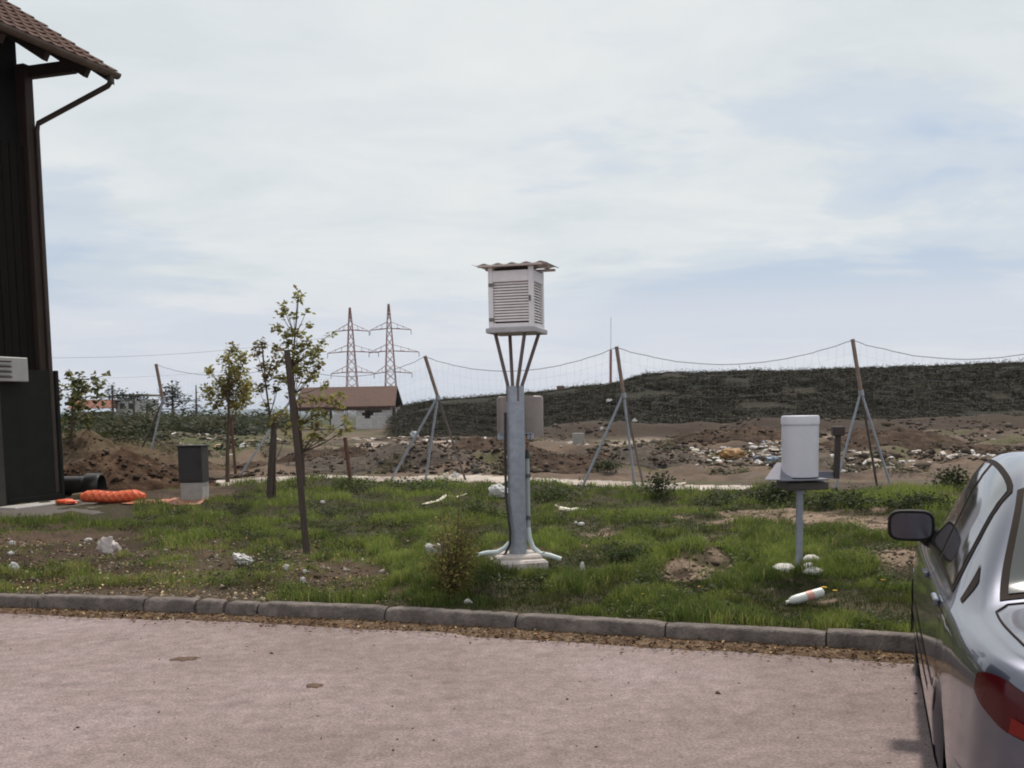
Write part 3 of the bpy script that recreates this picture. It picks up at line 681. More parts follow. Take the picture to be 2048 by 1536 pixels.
for yy in (-.245, 0, .245):
    m = MB(); m.box((.01, yy, hb_ + .004), (.60, .045, .020), bev=.003); m.build('roof_batten', mat('batten', (.55, .46, .41), rough=.7, var=.15), scr)
# recorder cabinet behind the mast
cc = (MX, MY + .22, MZ); rec = thing('recorder_cabinet', cc, 'grey brown rounded instrument housing clamped behind the mast', 'instrument box')
z0 = W(1044, 872, MY + .2)[2] - MZ; z1 = W(1044, 792, MY + .2)[2] - MZ
prof = []
for (cx2, a0, a1) in ((.12, -90, 90), (-.12, 90, 270)):
    for k in range(9): th = rad(a0 + (a1 - a0) * k / 8); prof.append((.045 + cx2 + .10 * math.cos(th), .02 + .105 * math.sin(th)))
n = len(prof); m = MB()
lay = [(z0, 1.0), (z1 - .03, 1.0), (z1 - .008, .97), (z1, .9)]
m.add([(x * s_ + .045 * (1 - s_), y * s_, z) for z, s_ in lay for x, y in prof], [(j * n + i, j * n + (i + 1) % n, (j + 1) * n + (i + 1) % n, (j + 1) * n + i) for j in range(3) for i in range(n)] + [tuple(range(n))[::-1], tuple(3 * n + i for i in range(n))])
m.build('housing', mat('housing_brown', (.26, .215, .20), rough=.45, var=.12, scale=8, metal=.2), rec, smooth=40)
m = MB(); m.box((0, -.16, z0 + .03), (.30, .02, .012)); m.box((-.15, -.10, z0 + .03), (.012, .13, .012)); m.box((.15, -.10, z0 + .03), (.012, .13, .012)); m.build('clamp', galv, rec)
for xx in (-.135, .135):
    m = MB(); m.box((xx, -.13, z0 - .005), (.07, .05, .055), bev=.006); m.build('junction_box', mat('pale_blue_grey', (.34, .37, .44), rough=.5, var=.1), rec)
# conduit and cables
cond_m = mat('conduit_grey', (.36, .39, .40), rough=.5, var=.12, scale=10); cond2 = mat('conduit_pale', (.55, .60, .60), rough=.5, var=.1)
cz = MZ; co = (MX + .135, MY + .05, MZ); cnd = thing('cable_conduit', co, 'grey plastic conduit running down right of the mast and bending into grass', 'conduit')
zt2 = W(1060, 915, MY)[2] - MZ
def xo(px): return W(px, 1000, MY)[0] - co[0]
X0 = xo(1056)
m = MB(); m.tube([(X0, 0, zt2), (X0, 0, .55), (X0, 0, .28)], .021, 12); m.build('pipe', cond_m, cnd, smooth=40)
m = MB(); m.tube([(X0, 0, .30), (X0 + .006, -.005, .2), (X0 + .04, -.015, .11), (X0 + .10, -.03, .055), (X0 + .20, -.05, .035), (X0 + .30, -.06, .0)], .024, 12); m.build('bend', cond2, cnd, smooth=50)
for zz in (W(1060, 952, MY)[2] - MZ, W(1060, 1036, MY)[2] - MZ):
    m = MB(); m.lathe([(.022, -.02), (.031, -.018), (.031, .018), (.022, .02)], (X0, 0, zz), 14); m.box((X0 - .05, 0, zz), (.09, .02, .02)); m.build('clamp', mat('clamp_dark', (.10, .10, .11), rough=.5), cnd, smooth=40)
m = MB(); m.tube([(X0, 0, zt2 - .01), (X0, 0, zt2 + .07)], [.027, .016], 12); m.build('gland', black_m, cnd, smooth=40)
for k, xx in enumerate((.0, .035)):
    m = MB(); m.tube([(X0, 0, zt2 + .04), (X0 + xx * .2 - .004, .01, zt2 + .1), (X0 + xx, .02, zt2 + .19), (X0 + xx, .02, zt2 + .235)], .007, 6); m.build('wire', mat('wire_brown', (.17, .075, .05), rough=.5), cnd)
m = MB(); m.tube([(X0 - .09, -.05, .17), (X0 - .05, -.06, .10), (X0 - .0, -.07, .05), (X0 + .06, -.08, .02)], .021, 10); m.build('bend', cond2, cnd, smooth=50)
lc = (MX - .09, MY - .02, MZ); cb = thing('black_cable', lc, 'black cable running down the left side of the mast into a pale sleeve', 'cable')
zt3 = 1.38
m = MB(); m.tube([(-.005, 0, zt3), (-.012, -.01, .9), (-.012, -.02, .6), (.008, -.06, .42), (.022, -.07, .28), (.018, -.07, .16), (-.03, -.08, .07), (-.11, -.09, .025), (-.19, -.10, .0)], .012, 8); m.build('cable', black_m, cb, smooth=50)
m = MB(); m.tube([(.02, .02, .17), (-.03, -.0, .12), (-.10, -.03, .085), (-.20, -.04, .08), (-.30, -.05, .06)], .022, 10); m.build('sleeve', cond2, cb, smooth=50)
c = on(870, 1118); m = MB(); m.box((c[0] + .02, c[1] + .03, c[2] + .06), (.22, .18, .17), rz=.2, bev=.02); tag(m.build('concrete_block', slab_m, origin=c), 'pale concrete stub half hidden left of the yellow shrub', 'concrete block')

# ------------------------------------------------------------------ rain gauge
c = on(1598, 1139); gz = c[2]; GY = c[1]
rg = thing('rain_gauge', c, 'white cylinder rain gauge on a slim grey post', 'rain gauge')
zp = W(1599, 960, GY)[2] - gz; z1 = W(1600, 831, GY)[2] - gz; zc_ = zp + .03
gxo = W(1600, 890, GY)[0] - c[0]
m = MB(); m.tube([(0, 0, -.1), (gxo * .6, 0, zp)], .031, 18); m.build('post', galv, rg, smooth=40)
gw = mat('gauge_white', (.62, .60, .66), rough=.42, var=.06, scale=5)
m = MB(); R_ = .160
m.lathe([(R_ * .97, zc_), (R_ * .985, zc_ + .02), (R_ * .985, z1 - .075), (R_ * 1.015, z1 - .073), (R_ * 1.015, z1 - .022), (R_ * .98, z1 - .004), (R_ * .90, z1), (R_ * .86, z1 - .006), (R_ * .55, z1 - .08), (.02, z1 - .1)], (gxo, 0, 0), 48); m.build('cylinder', gw, rg, smooth=35)
m = MB(); m.lathe([(R_ * .995, z1 - .088), (R_ * 1.0, z1 - .084), (R_ * .995, z1 - .08)], (gxo, 0, 0), 48, caps=False); m.build('seam_ring', mat('seam', (.40, .39, .44), rough=.5), rg)
plate_m = mat('plate_alu', (.21, .21, .245), rough=.75, var=.12, scale=10, metal=.4)
m = MB(); m.box((gxo - .03, .0, zp + .012), (.42, .40, .014), rz=.12, bev=.003); m.build('base_plate', plate_m, rg)
m = MB(); m.add([(gxo - .335, -.12, zp + .018), (gxo - .10, -.16, zp + .016), (gxo - .14, .10, zp + .15), (gxo - .17, .12, zp + .15), (gxo - .335, -.12, zp + .012), (gxo - .10, -.16, zp + .010), (gxo - .14, .105, zp + .144), (gxo - .17, .125, zp + .144)],
    [(0, 1, 2, 3), (7, 6, 5, 4), (0, 4, 5, 1), (1, 5, 6, 2), (2, 6, 7, 3), (3, 7, 4, 0)]); m.build('wind_flange', plate_m, rg)
m = MB(); m.box((gxo + .03, .03, zp - .045), (.36, .30, .07), rz=.12, bev=.008); m.build('under_box', mat('under_dark', (.07, .062, .058), rough=.6), rg)
m = MB(); m.lathe([(.045, 0), (.045, .05), (.032, .055)], (gxo * .6, 0, zp - .12), 16); m.build('socket', galv, rg, smooth=40)
dark_m = mat('dark_brown_metal', (.035, .022, .018), rough=.55, var=.15)
sx = W(1673, 900, GY)[0] - c[0]
zs0 = W(1673, 955, GY)[2] - gz; zs1 = W(1675, 854, GY)[2] - gz
se = thing('precipitation_sensor', (c[0] + sx, c[1], gz + zs0), 'dark brown upright sensor bar with square head right of the rain gauge', 'sensor')
m = MB(); m.beam((0, 0, -.01), (.012, 0, zs1 - zs0 - .05), .048, .04, bev=.004); m.build('bar', dark_m, se)
m = MB(); m.box((.013, 0, zs1 - zs0 - .035), (.10, .08, .085), bev=.008); m.build('head', dark_m, se)
m = MB(); m.beam((-.20, .0, .012), (0, 0, .0), .02, .02); m.beam((-.20, .04, .03), (0, .02, .03), .03, .05); m.build('arm', plate_m, se)
wst = mat('white_stone', (.60, .56, .53), rough=.85, var=.2, scale=12, bump=.4)
for k, (a, b, s_, lab) in enumerate([(1622, 1128, (.085, .07, .05), 'rounded white stone right of the gauge post, topmost of three'), (1617, 1140, (.05, .05, .04), 'smallest white stone tucked beside the gauge post foot'),
                                (1628, 1148, (.09, .08, .035), 'flat white stone in front of the rounded one by the gauge'), (1566, 1145, (.10, .09, .05), 'pale angular stone left of the gauge post foot')]):
    p = on(a, b); m = MB(); m.blob((p[0], p[1], p[2] + s_[2] * .6), s_, 20 + k, .3); tag(m.build('white_stone', wst, origin=p, smooth=50), lab, 'stone', 'stones at the rain gauge')

# ------------------------------------------------------------------ litter fence: tripod posts with a net strung between them
steel_m = mat('leg_steel', (.30, .32, .37), rough=.5, var=.2, scale=6, metal=.3)
rust_m = mat('rusty_top', (.24, .165, .135), rough=.7, var=.3, scale=8)
dleg_m = mat('dark_leg', (.11, .095, .09), rough=.6, var=.2, scale=6)
posts = [  # top, joint, feet (left, right, rear) in the photograph; distance
    ((312, 728), (326, 802), ((293, 915), None, (268, 884)), 31.0, 'leftmost tripod net post above the soil heaps'),
    ((577, 726), (583, 800), ((474, 940), (600, 950), None), 26.0, 'tripod net post hidden behind the young trees'),
    ((850, 712), (876, 795), ((775, 967), (849, 966), (932, 964)), 22.2, 'tripod net post right of the unfinished building'),
    ((1233, 693), (1247, 790), ((1163, 980), (1271, 984), (1288, 978)), 19.2, 'tripod net post just right of the mast'),
    ((1705, 678), (1722, 785), ((1667, 980), (1787, 980), (1755, 972)), 18.3, 'tripod net post beside the rain gauge'),
    ((2190, 668), (2207, 780), ((2140, 985), (2280, 985), (2250, 978)), 17.4, 'tripod net post beyond the car')]
tops = []
for (tp_, jt, feet, D, lab) in posts:
    j = W(*jt, D); t_ = W(*tp_, D); base = np.array([j[0], D, hz1(j[0], D)])
    P_ = thing('net_post', base, lab, 'post', 'tripod posts of the litter net')
    m = MB(); m.tube([j - (t_ - j) * .08, t_], .036 * (D / 20) ** .6, 10); m.build('top_pole', rust_m, P_, base, smooth=40)
    for k, f_ in enumerate(feet):
        if not f_: continue
        q = W(*f_, D + (.0, .0, 1.5)[k]); q[2] = hz1(q[0], q[1]) - .05
        m = MB(); m.tube([j + np.array([0, 0, .02]), q], .024 * (D / 20) ** .6, 8); m.build('leg', dleg_m if k == 2 else steel_m, P_, base, smooth=40)
    m = MB(); m.tube([j - (t_ - j) * .06, j + (t_ - j) * .04], .05 * (D / 20) ** .6, 10); m.build('collar', steel_m, P_, base, smooth=40)
    tops.append((t_, j, D))
net_m = mat('net_cord', (.22, .22, .25), rough=.8, var=.1)
nlabs = ['sagging net behind the trees left of the unfinished building', 'sagging net bay between the young trees and the next post', 'sagging net bay behind the mast', 'sagging net bay above the dark hill', 'sagging net bay running out of the right edge']
for k in range(len(tops) - 1):
    a, b = tops[k][0] * .98 + tops[k][1] * .02, tops[k + 1][0] * .98 + tops[k + 1][1] * .02; sag = .36 if k else .30
    nt_ = thing('litter_net', (a[0], a[1], hz1(a[0], a[1])), nlabs[k], 'net', 'net bays of the litter fence'); O_ = tuple(nt_.location)
    nu, nv = 30, 12; grid = []
    for i in range(nu + 1):
        u = i / nu; p = a + (b - a) * u; zt_ = p[2] - sag * 4 * u * (1 - u); zg = hz1(p[0], p[1]) + .1
        grid.append([np.array([p[0] + .02 * math.sin(i * 2.1 + j), p[1] + .05 * math.sin(j * 1.3 + i), zt_ + (zg - zt_) * j / nv - .05 * 4 * u * (1 - u) * math.sin(j / nv * 3.1)]) for j in range(nv + 1)])
    m = MB(); m.tube([g[0] for g in grid], .0065, 4); m.build('top_rope', net_m, nt_, O_)
    m = MB()
    for i in range(0, nu + 1): m.tube([g for g in grid[i][::2]], .0010, 3, caps=False)
    for j in range(1, nv + 1): m.tube([grid[i][j] for i in range(0, nu + 1, 2)], .0010, 3, caps=False)
    m.build('mesh', net_m, nt_, O_)

# ------------------------------------------------------------------ pylons and wires
pyl_m = mat('pylon_red', (.30, .13, .11), rough=.7, var=.2, scale=.5); pyl_g = mat('pylon_grey', (.26, .24, .27), rough=.7, var=.2, scale=.5)
def pylon(px, pyt, arms, D, lab):
    b = gp(px, D); base = np.array([W(px, 825, D)[0], D, -2.5]); top = W(px, pyt, D); P_ = thing('power_pylon', base, lab, 'pylon', 'pylons on the skyline')
    hgt = top[2] - base[2]; T = .13
    def half(z): return 2.5 * (1 - z / hgt) ** .9 * .9 + .25
    zs = np.linspace(0, hgt, 15); m = MB()
    cs = ((-1, -1), (1, -1), (1, 1), (-1, 1))
    for i in range(14):
        h0, h1 = half(zs[i]), half(zs[i + 1])
        for k in range(4):
            a, b2 = cs[k], cs[(k + 1) % 4]
            p = lambda c_, h_, z_: base + np.array([c_[0] * h_, c_[1] * h_, z_])
            m.beam(p(a, h0, zs[i]), p(a, h1, zs[i + 1]), T * 1.7)
            m.beam(p(a, h0, zs[i]), p(b2, h1, zs[i + 1]), T); m.beam(p(b2, h0, zs[i]), p(a, h1, zs[i + 1]), T)
    m.build('lattice_tower', pyl_m, P_, base)
    m = MB(); m.beam(base + np.array([0, 0, hgt * .9]), base + np.array([0, 0, hgt]), .35); m.build('peak', pyl_m, P_, base)
    ends = []
    for k, (ya, xl, xr) in enumerate(arms):
        z = W(px, ya, D)[2]; xl_ = W(xl, ya, D)[0]; xr_ = W(xr, ya, D)[0]; m = MB()
        for xe in (xl_, xr_):
            xb = base[0] + math.copysign(half(z - base[2]), xe - base[0])
            e = np.array([xe, D, z - .5])
            for sy in (-.5, .5): m.beam((xb, D + sy, z), e, T * 2.0); m.beam((xb, D + sy, z + 2.2), e, T)
            for u in (.3, .6): 
                xx = xb + (xe - xb) * u; m.beam((xx, D, z), (xx, D, z + 2.2 * (1 - u)), T)
            ends.append(e)
        m.beam((xl_ * .5 + base[0] * .5, D, z), (xr_ * .5 + base[0] * .5, D, z), T * 1.6)
        ao = m.build('cross_arm', pyl_m, P_, base)
        for e in ends[-2:]:
            m = MB(); m.tube([e, e - np.array([0, 0, 1.6])], .13, 6); m.build('insulator', pyl_g, ao, base)
    return ends
e1 = pylon(706, 615, [(660, 668, 738), (703, 655, 757), (744, 662, 748)], 370, 'left one of the two red lattice power pylons')
e2 = pylon(783, 608, [(657, 740, 822), (702, 738, 838), (744, 748, 824)], 370, 'right and slightly taller of the two red lattice power pylons')
wire_m = mat('line_wire', (.20, .20, .23), rough=.6)
wl = [('highest', e1[0], (-350, 694)), ('middle', e1[2], (-350, 735)), ('lowest', e1[4], (-350, 768))]
for nm_, a, (bx, by) in wl:
    b = W(bx, by, 300); a = np.array(a) - np.array([0, 0, 1.6])
    pts = [a + (b - a) * u - np.array([0, 0, 5 * 4 * u * (1 - u)]) for u in np.linspace(0, 1, 24)]
    m = MB(); m.tube(pts, .05 if nm_ == 'highest' else .03, 4); tag(m.build('power_line', wire_m, origin=a), f'{nm_} power line running from the left pylon towards the house', 'wire', 'power lines')

# ------------------------------------------------------------------ unfinished building
D = 92.0; ubz = W(740, 863, D)[2]
def U(px, py, dy=0.0): p = W(px, py, D); return np.array([p[0], D + dy, p[2]])
ub = thing('unfinished_building', (U(700, 863)[0], D, ubz), 'small unfinished block building under a plain brown roof', 'building'); UO = tuple(ub.location)
block_m = mat('concrete_blocks', (.62, .59, .58), rough=.9, var=.18, scale=2.5, bump=.4, bscale=10); inner_m = mat('raw_inside', (.16, .125, .10), rough=.9, var=.2, scale=2)
xl, xr = U(592, 800)[0], U(789, 800)[0]; ze = U(700, 813)[2]; zr_ = U(700, 772)[2]
m = MB(); y0, y1, y2 = D - 1.0, D + 2.6, D + 6.2
m.add([(xl, y0, ze), (xr + .15, y0, ze), (xr, y1, zr_), (xl, y1, zr_), (xl, y2, ze), (xr + .15, y2, ze), (xl, y0, ze - .14), (xr + .15, y0, ze - .14), (xr, y1, zr_ - .16), (xl, y1, zr_ - .16), (xl, y2, ze - .14), (xr + .15, y2, ze - .14)],
      [(0, 1, 2, 3), (3, 2, 5, 4), (6, 9, 8, 7), (9, 10, 11, 8), (0, 6, 7, 1), (1, 7, 8, 2), (2, 8, 11, 5), (4, 5, 11, 10), (0, 3, 9, 6), (3, 4, 10, 9)])
ur = m.build('roof', mat('brown_roof', (.092, .042, .028), rough=.85, var=.14, scale=1.2, bump=.3, bscale=6, col2=(.08, .038, .026)), ub, UO)
m = MB(); m.beam((xl, D - .6, ze - .22), (xr - .3, D - .6, ze - .22), .2, .25); m.build('lintel', inner_m, ub, UO)
bw, bh = .5, .25
def blockwall(x0, x1, zlow, tops_, y, par):
    for j in range(40):
        z = zlow + j * bh
        for i in range(60):
            x = x0 + i * bw - (bw / 2 if j % 2 else 0); xa, xb = max(x, x0), min(x + bw, x1)
            if xb - xa < .06: continue
            if z + bh * .6 > tops_((xa + xb) / 2): continue
            m = MB(); m.box(((xa + xb) / 2, y + random.uniform(-.01, .01), z + bh / 2), (xb - xa - .012, .24, bh - .012)); m.build('block', block_m, par, UO)
xa = U(714, 840)[0]; xb = U(786, 840)[0]; zt_ = ze - .1
def topA(x):
    u = (x - xa) / (xb - xa); full = ze - .05
    if u < .17: return full
    if u < .40: return U(740, 836)[2]
    if u < .52: return U(740, 829)[2]
    if u < .68: return U(740, 822)[2]
    return full - .1
m = MB(); m.box(((xa + xb) / 2, D + 2.4, (ubz + ze) / 2 + .05), (xb - xa, .2, ze - ubz - .2)); m.build('rear_wall', inner_m, ub, UO)
blockwall(xa, xb, ubz - .1, topA, D - .45, ub)
blockwall(U(664, 840)[0], U(690, 840)[0], ubz - .1, lambda x: U(700, 822)[2] if x > U(672, 840)[0] else U(700, 838)[2], D - .45, ub)
for pxx in (600, 640):
    m = MB(); q = U(pxx, 840); m.box((q[0], D + 5.6, (ubz + ze) / 2), (.22, .22, ze - ubz)); m.build('prop', inner_m, ub, UO)
c = gp(1156, 46); z0, z1 = W(1156, 893, 46)[2], W(1156, 866, 46)[2]
m = MB(); m.box((c[0], 46, (c[2] - .1 + z1) / 2), (.46, .4, z1 - c[2] + .1), rz=.2, bev=.02); tag(m.build('concrete_pillar', mat('grey_block', (.27, .26, .25), rough=.9, var=.15, scale=5, bump=.3), origin=c), 'squat grey concrete pillar on the spoil right of the mast', 'pillar')
c = W(1121, 784, 79); c[2] = hz1(c[0], 79.0); m = MB(); m.box((c[0], 79, c[2] + .12), (.55, .5, .6), bev=.03); tag(m.build('crate', mat('crate_brown', (.16, .10, .08), rough=.8), origin=c), 'small brown box on the crest of the hill right of the mast', 'box')
c = W(1221, 770, 82); zg = hz1(c[0], 82.0)
fp = thing('far_pole', (c[0], 82, zg), 'thin red pole standing on the hill behind the net post', 'pole')
m = MB(); m.tube([(c[0], 82, zg - .3), (c[0] + .05, 82, W(1222, 700, 82)[2])], .10, 8); m.build('shaft', mat('pole_red', (.33, .16, .13), rough=.7), fp, (c[0], 82, zg))
m = MB(); m.tube([(c[0] + .05, 82, W(1222, 700, 82)[2]), (c[0] + .08, 82, W(1222, 634, 82)[2])], .018, 5); m.build('aerial', pyl_g, fp, (c[0], 82, zg))

# far house among the pines at the left
D2 = 150.0
def F(px, py, dy=0): p = W(px, py, D2); return np.array([p[0], D2 + dy, p[2]])
fz = F(240, 832)[2]; fh = thing('far_house', (F(250, 832)[0], D2, fz), 'low far house with red roof among the pines at left', 'house'); FO = tuple(fh.location)
m = MB(); x0, x1 = F(232, 820)[0], F(290, 820)[0]; m.box(((x0 + x1) / 2, D2 + 3, (fz + F(0, 796)[2]) / 2 - .3), (x1 - x0, 6, F(250, 797)[2] - fz)); m.build('wall', mat('far_wall', (.42, .40, .38), rough=.9, var=.1, scale=.6), fh, FO)
m = MB(); x0, x1 = F(150, 820)[0], F(236, 820)[0]; z0, z1 = F(200, 828)[2], F(200, 799)[2]
m.add([(x0, D2 - 3, z0 + .8), (x1, D2 - 3, z0 + .8), (x1, D2 + 1, z1), (x0, D2 + 1, z1), (x1, D2 + 5, z0 + .8), (x0, D2 + 5, z0 + .8)], [(0, 1, 2, 3), (3, 2, 4, 5), (0, 3, 5), (1, 4, 2)]); m.build('roof', mat('far_red_roof', (.20, .075, .05), rough=.9, var=.15, scale=.8), fh, FO)
m = MB(); m.box(((x0 + x1) / 2, D2 + 1, (fz + z0) / 2 - .1), (x1 - x0 - .8, 6, z0 + .8 - fz)); m.build('long_wall', inner_m, fh, FO)
for pxx in (245, 262):
    w_ = F(pxx, 812); m = MB(); m.box((w_[0], D2 - .02, w_[2]), (.7, .06, .8)); m.build('window', black_m, fh, FO)
m = MB(); x0, x1 = F(228, 820)[0], F(294, 820)[0]; m.box(((x0 + x1) / 2, D2 + 3, F(0, 795)[2]), (x1 - x0, 6.6, .25)); m.build('flat_roof', inner_m, fh, FO)

# ------------------------------------------------------------------ trees
leaf_m = mat('leaf', (1, 1, 1), rough=.6, var=.2, scale=6, attr=True, spec=.25, trans=.48)
bark_m = mat('bark', (.09, .06, .045), rough=.9, var=.3, scale=20, bump=.6, bscale=60)
stake_m = mat('stake_wood', (.075, .052, .043), rough=.85, var=.3, scale=10, bump=.4, stretch=(5, 5, .6))
def leaves(name, cl, Y, parent, O_, size, dens, cols, seed, depth=.8, aspect=.7, up=.25):
    """cl: clusters (px, py, radius px) surveyed at distance Y"""
    r = np.random.default_rng(seed); P = []; ctr = []
    for (a, b, R) in cl:
        rr = R * Y / FPX; c = W(a, b, Y); c[1] += r.uniform(-depth, depth) * .5
        n = max(6, int(dens * (rr / size) ** 2)); u = r.normal(0, .45, (n, 3)); u *= np.minimum(1, 1.15 / np.maximum(np.linalg.norm(u, axis=1), .01))[:, None]
        P.append(c + u * rr * np.array([1, 1.1, 1])); ctr.append(c)
    P = np.vstack(P); n = len(P); v, q = cards(P, r.uniform(.6, 1.25, n) * size, up, aspect, .25, seed)
    cc = np.array(cols)[r.integers(0, len(cols), n)] * r.uniform(.75, 1.25, (n, 1))
    o = mesh_fast(name, v - np.array(O_), q, 4, leaf_m, parent, cols=np.repeat(cc, 4, 0)); return ctr
def branch_to(m, p0, p1, r0, r1, sag=.08, n=6):
    p0 = np.array(p0); p1 = np.array(p1); L_ = np.linalg.norm(p1 - p0)
    pts = [p0 + (p1 - p0) * u + np.array([0, 0, -sag * L_ * math.sin(u * math.pi)]) for u in np.linspace(0, 1, n)]
    m.tube(pts, list(np.linspace(r0, r1, n)), 6)
YG = [(.24, .24, .065), (.29, .28, .08), (.16, .17, .045), (.34, .29, .10), (.20, .14, .06)]
def tree(px, py, stem, cl, label, size, dens, cols, seed, r0=.05, Y=None, trunk_m=None):
    b = on(px, py) if Y is None else gp(px, Y); Y = b[1]
    t = thing('young_tree', b, label, 'tree'); O_ = tuple(b)
    S = [np.array(b) - np.array([0, 0, .05])] + [W(a, c, Y) for a, c in stem]
    # resample the stem a little crooked
    m = MB(); m.tube(S, list(np.linspace(r0, r0 * .22, len(S))), 8); 
    ctr = leaves('crown', cl, Y, t, O_, size, dens, cols, seed)
    for c in ctr:
        k = max(1, min(range(1, len(S)), key=lambda i: abs((S[i][2]) - (c[2] - .35)) + .2 * np.linalg.norm(S[i][:2] - c[:2])))
        m.tube([S[k], S[k] * .55 + c * .45 + np.array([0, 0, -.03]), c], [r0 * .28, r0 * .18, r0 * .08], 5)
    m.build('trunk', trunk_m or bark_m, t, O_, smooth=60); return t, Y
tree(455, 964, [(455, 905), (457, 850), (458, 790), (458, 700)],
     [(458, 700, 15), (455, 722, 16), (488, 718, 16), (478, 740, 20), (458, 752, 22), (440, 768, 22), (480, 768, 24), (425, 786, 18), (450, 792, 24), (480, 792, 22), (500, 778, 13), (414, 740, 9), (427, 746, 9), (430, 806, 16), (462, 812, 18), (494, 803, 14)],
     'young tree with dense yellow green crown, leftmost of the three', .095, 28, YG, 31, .055)
tree(548, 1004, [(548, 930), (551, 870), (540, 830), (530, 760), (525, 690)],
     [(524, 690, 13), (526, 708, 12), (521, 732, 12), (543, 732, 15), (557, 720, 13), (545, 750, 13), (536, 770, 11), (513, 779, 9), (525, 808, 9), (562, 756, 13), (556, 780, 10), (550, 700, 8), (540, 850, 9), (552, 842, 12), (565, 860, 10)],
     'slender young tree with reddish green leaves tied to a dark stake', .08, 26, [(.15, .12, .045), (.13, .135, .04), (.19, .16, .06), (.15, .085, .045)], 33, .035)
tree(607, 972, [(604, 905), (598, 850), (588, 790), (585, 730), (590, 670), (597, 595)],
     [(599, 592, 11), (590, 599, 9), (568, 612, 9), (575, 623, 9), (620, 627, 9), (569, 632, 10), (592, 635, 9), (610, 648, 9), (551, 656, 12), (575, 671, 12), (590, 668, 10), (600, 671, 10), (580, 687, 13), (557, 697, 12), (619, 690, 13), (633, 697, 12),
      (608, 697, 13), (660, 669, 8), (649, 683, 7), (626, 708, 13), (634, 719, 12), (598, 714, 14), (590, 733, 14), (619, 733, 15), (640, 732, 11), (615, 758, 14), (634, 748, 11), (600, 748, 14), (651, 772, 9), (575, 760, 11),
      (670, 812, 11), (655, 830, 12), (640, 851, 11), (608, 846, 13), (571, 872, 9), (619, 874, 12), (628, 800, 13), (650, 800, 11), (605, 800, 12), (690, 842, 11), (702, 856, 9), (585, 830, 13), (640, 872, 12), (662, 800, 12), (684, 792, 10), (600, 882, 12), (562, 826, 12), (676, 868, 9), (630, 828, 13), (660, 858, 11), (590, 790, 13)],
     'tallest young tree, behind the long leaning stake', .095, 26, YG, 35, .045)
tree(140, 960, [(142, 900), (144, 850), (146, 800), (150, 760)],
     [(150, 765, 22), (130, 785, 20), (165, 780, 22), (185, 768, 16), (205, 755, 10), (140, 810, 22), (170, 805, 22), (195, 800, 16), (135, 840, 18), (160, 835, 18), (140, 870, 12), (150, 748, 9), (215, 750, 5)],
     'shrubby tree with light green tips just right of the house', .16, 22, [(.085, .10, .03), (.12, .13, .04), (.19, .17, .07), (.065, .075, .025)], 37, .06, Y=27.0)
def stick(name, pts, Y, r, label, m_, cat='stake', sq=True):
    S = [np.array(p) for p in pts]; b = S[0]; m = MB()
    m.tube(S, r, 7) ; return tag(m.build(name, m_, origin=b, smooth=50), label, cat)
b = on(615, 1110); stick('wooden_stake', [b - [0, 0, .1], W(595, 900, b[1]), W(574, 700, b[1])], b[1], [.036, .035, .033], 'long dark leaning wooden stake in the lawn', stake_m)
b = on(538, 1010); stick('wooden_stake', [b - [0, 0, .1], W(542, 930, b[1]), W(549, 845, b[1])], b[1], [.05, .05, .045], 'thick short stake beside the slender young tree', stake_m)
b = on(703, 968); stick('wooden_stake', [b - [0, 0, .1], W(690, 875, b[1])], b[1], [.04, .038], 'short reddish stake leaning at the edge of the dirt track', mat('red_stake', (.15, .065, .045), rough=.8, var=.3, scale=10))
b = on(472, 950); stick('wooden_stake', [b - [0, 0, .1], W(462, 835, b[1])], b[1], [.04, .035], 'thin reddish stake beside the leftmost young tree', mat('red_stake2', (.13, .06, .045), rough=.8, var=.3, scale=10))

# pines far away at the left
pine_c = [(.016, .028, .014), (.022, .035, .018), (.012, .022, .012)]
def pine(px, Y, cl, label, seed, trunk):
    b = gp(px, Y); t = thing('pine_tree', b, label, 'tree', 'far pines'); O_ = tuple(b)
    leaves('crown', cl, Y, t, O_, .5, 22, pine_c, seed, 3.0, .5, .8)
    m = MB(); m.tube([b - [0, 0, .3], W(*trunk, Y)], [.22, .08], 7)
    for c in cl: m.tube([W(trunk[0], max(trunk[1], c[1]), Y), W(c[0], c[1], Y)], [.07, .03], 4)
    m.build('trunk', bark_m, t, O_)
pine(344, 120, [(342, 775, 13), (332, 784, 14), (352, 783, 15), (325, 795, 13), (345, 795, 18), (362, 795, 15), (318, 808, 12), (338, 810, 14), (360, 808, 13), (372, 803, 10), (312, 818, 8), (366, 820, 7)], 'large dark pine left of the young trees', 41, (345, 772))
pine(225, 125, [(222, 772, 7), (222, 782, 11), (234, 790, 14), (215, 792, 11), (244, 795, 10), (226, 800, 12)], 'small dark pine above the red far roof', 43, (224, 770))
pine(266, 140, [(258, 796, 12), (272, 795, 14), (285, 795, 10), (245, 797, 8)], 'flat topped dark pine right above the far house', 45, (268, 792))
pine(392, 150, [(388, 812, 7), (392, 802, 6), (398, 816, 8), (390, 822, 9)], 'thin distant pine right of the large one', 47, (392, 770))
pine(292, 145, [(288, 815, 8), (296, 810, 7), (300, 818, 9)], 'small pine touching the right end of the far house', 48, (294, 806))

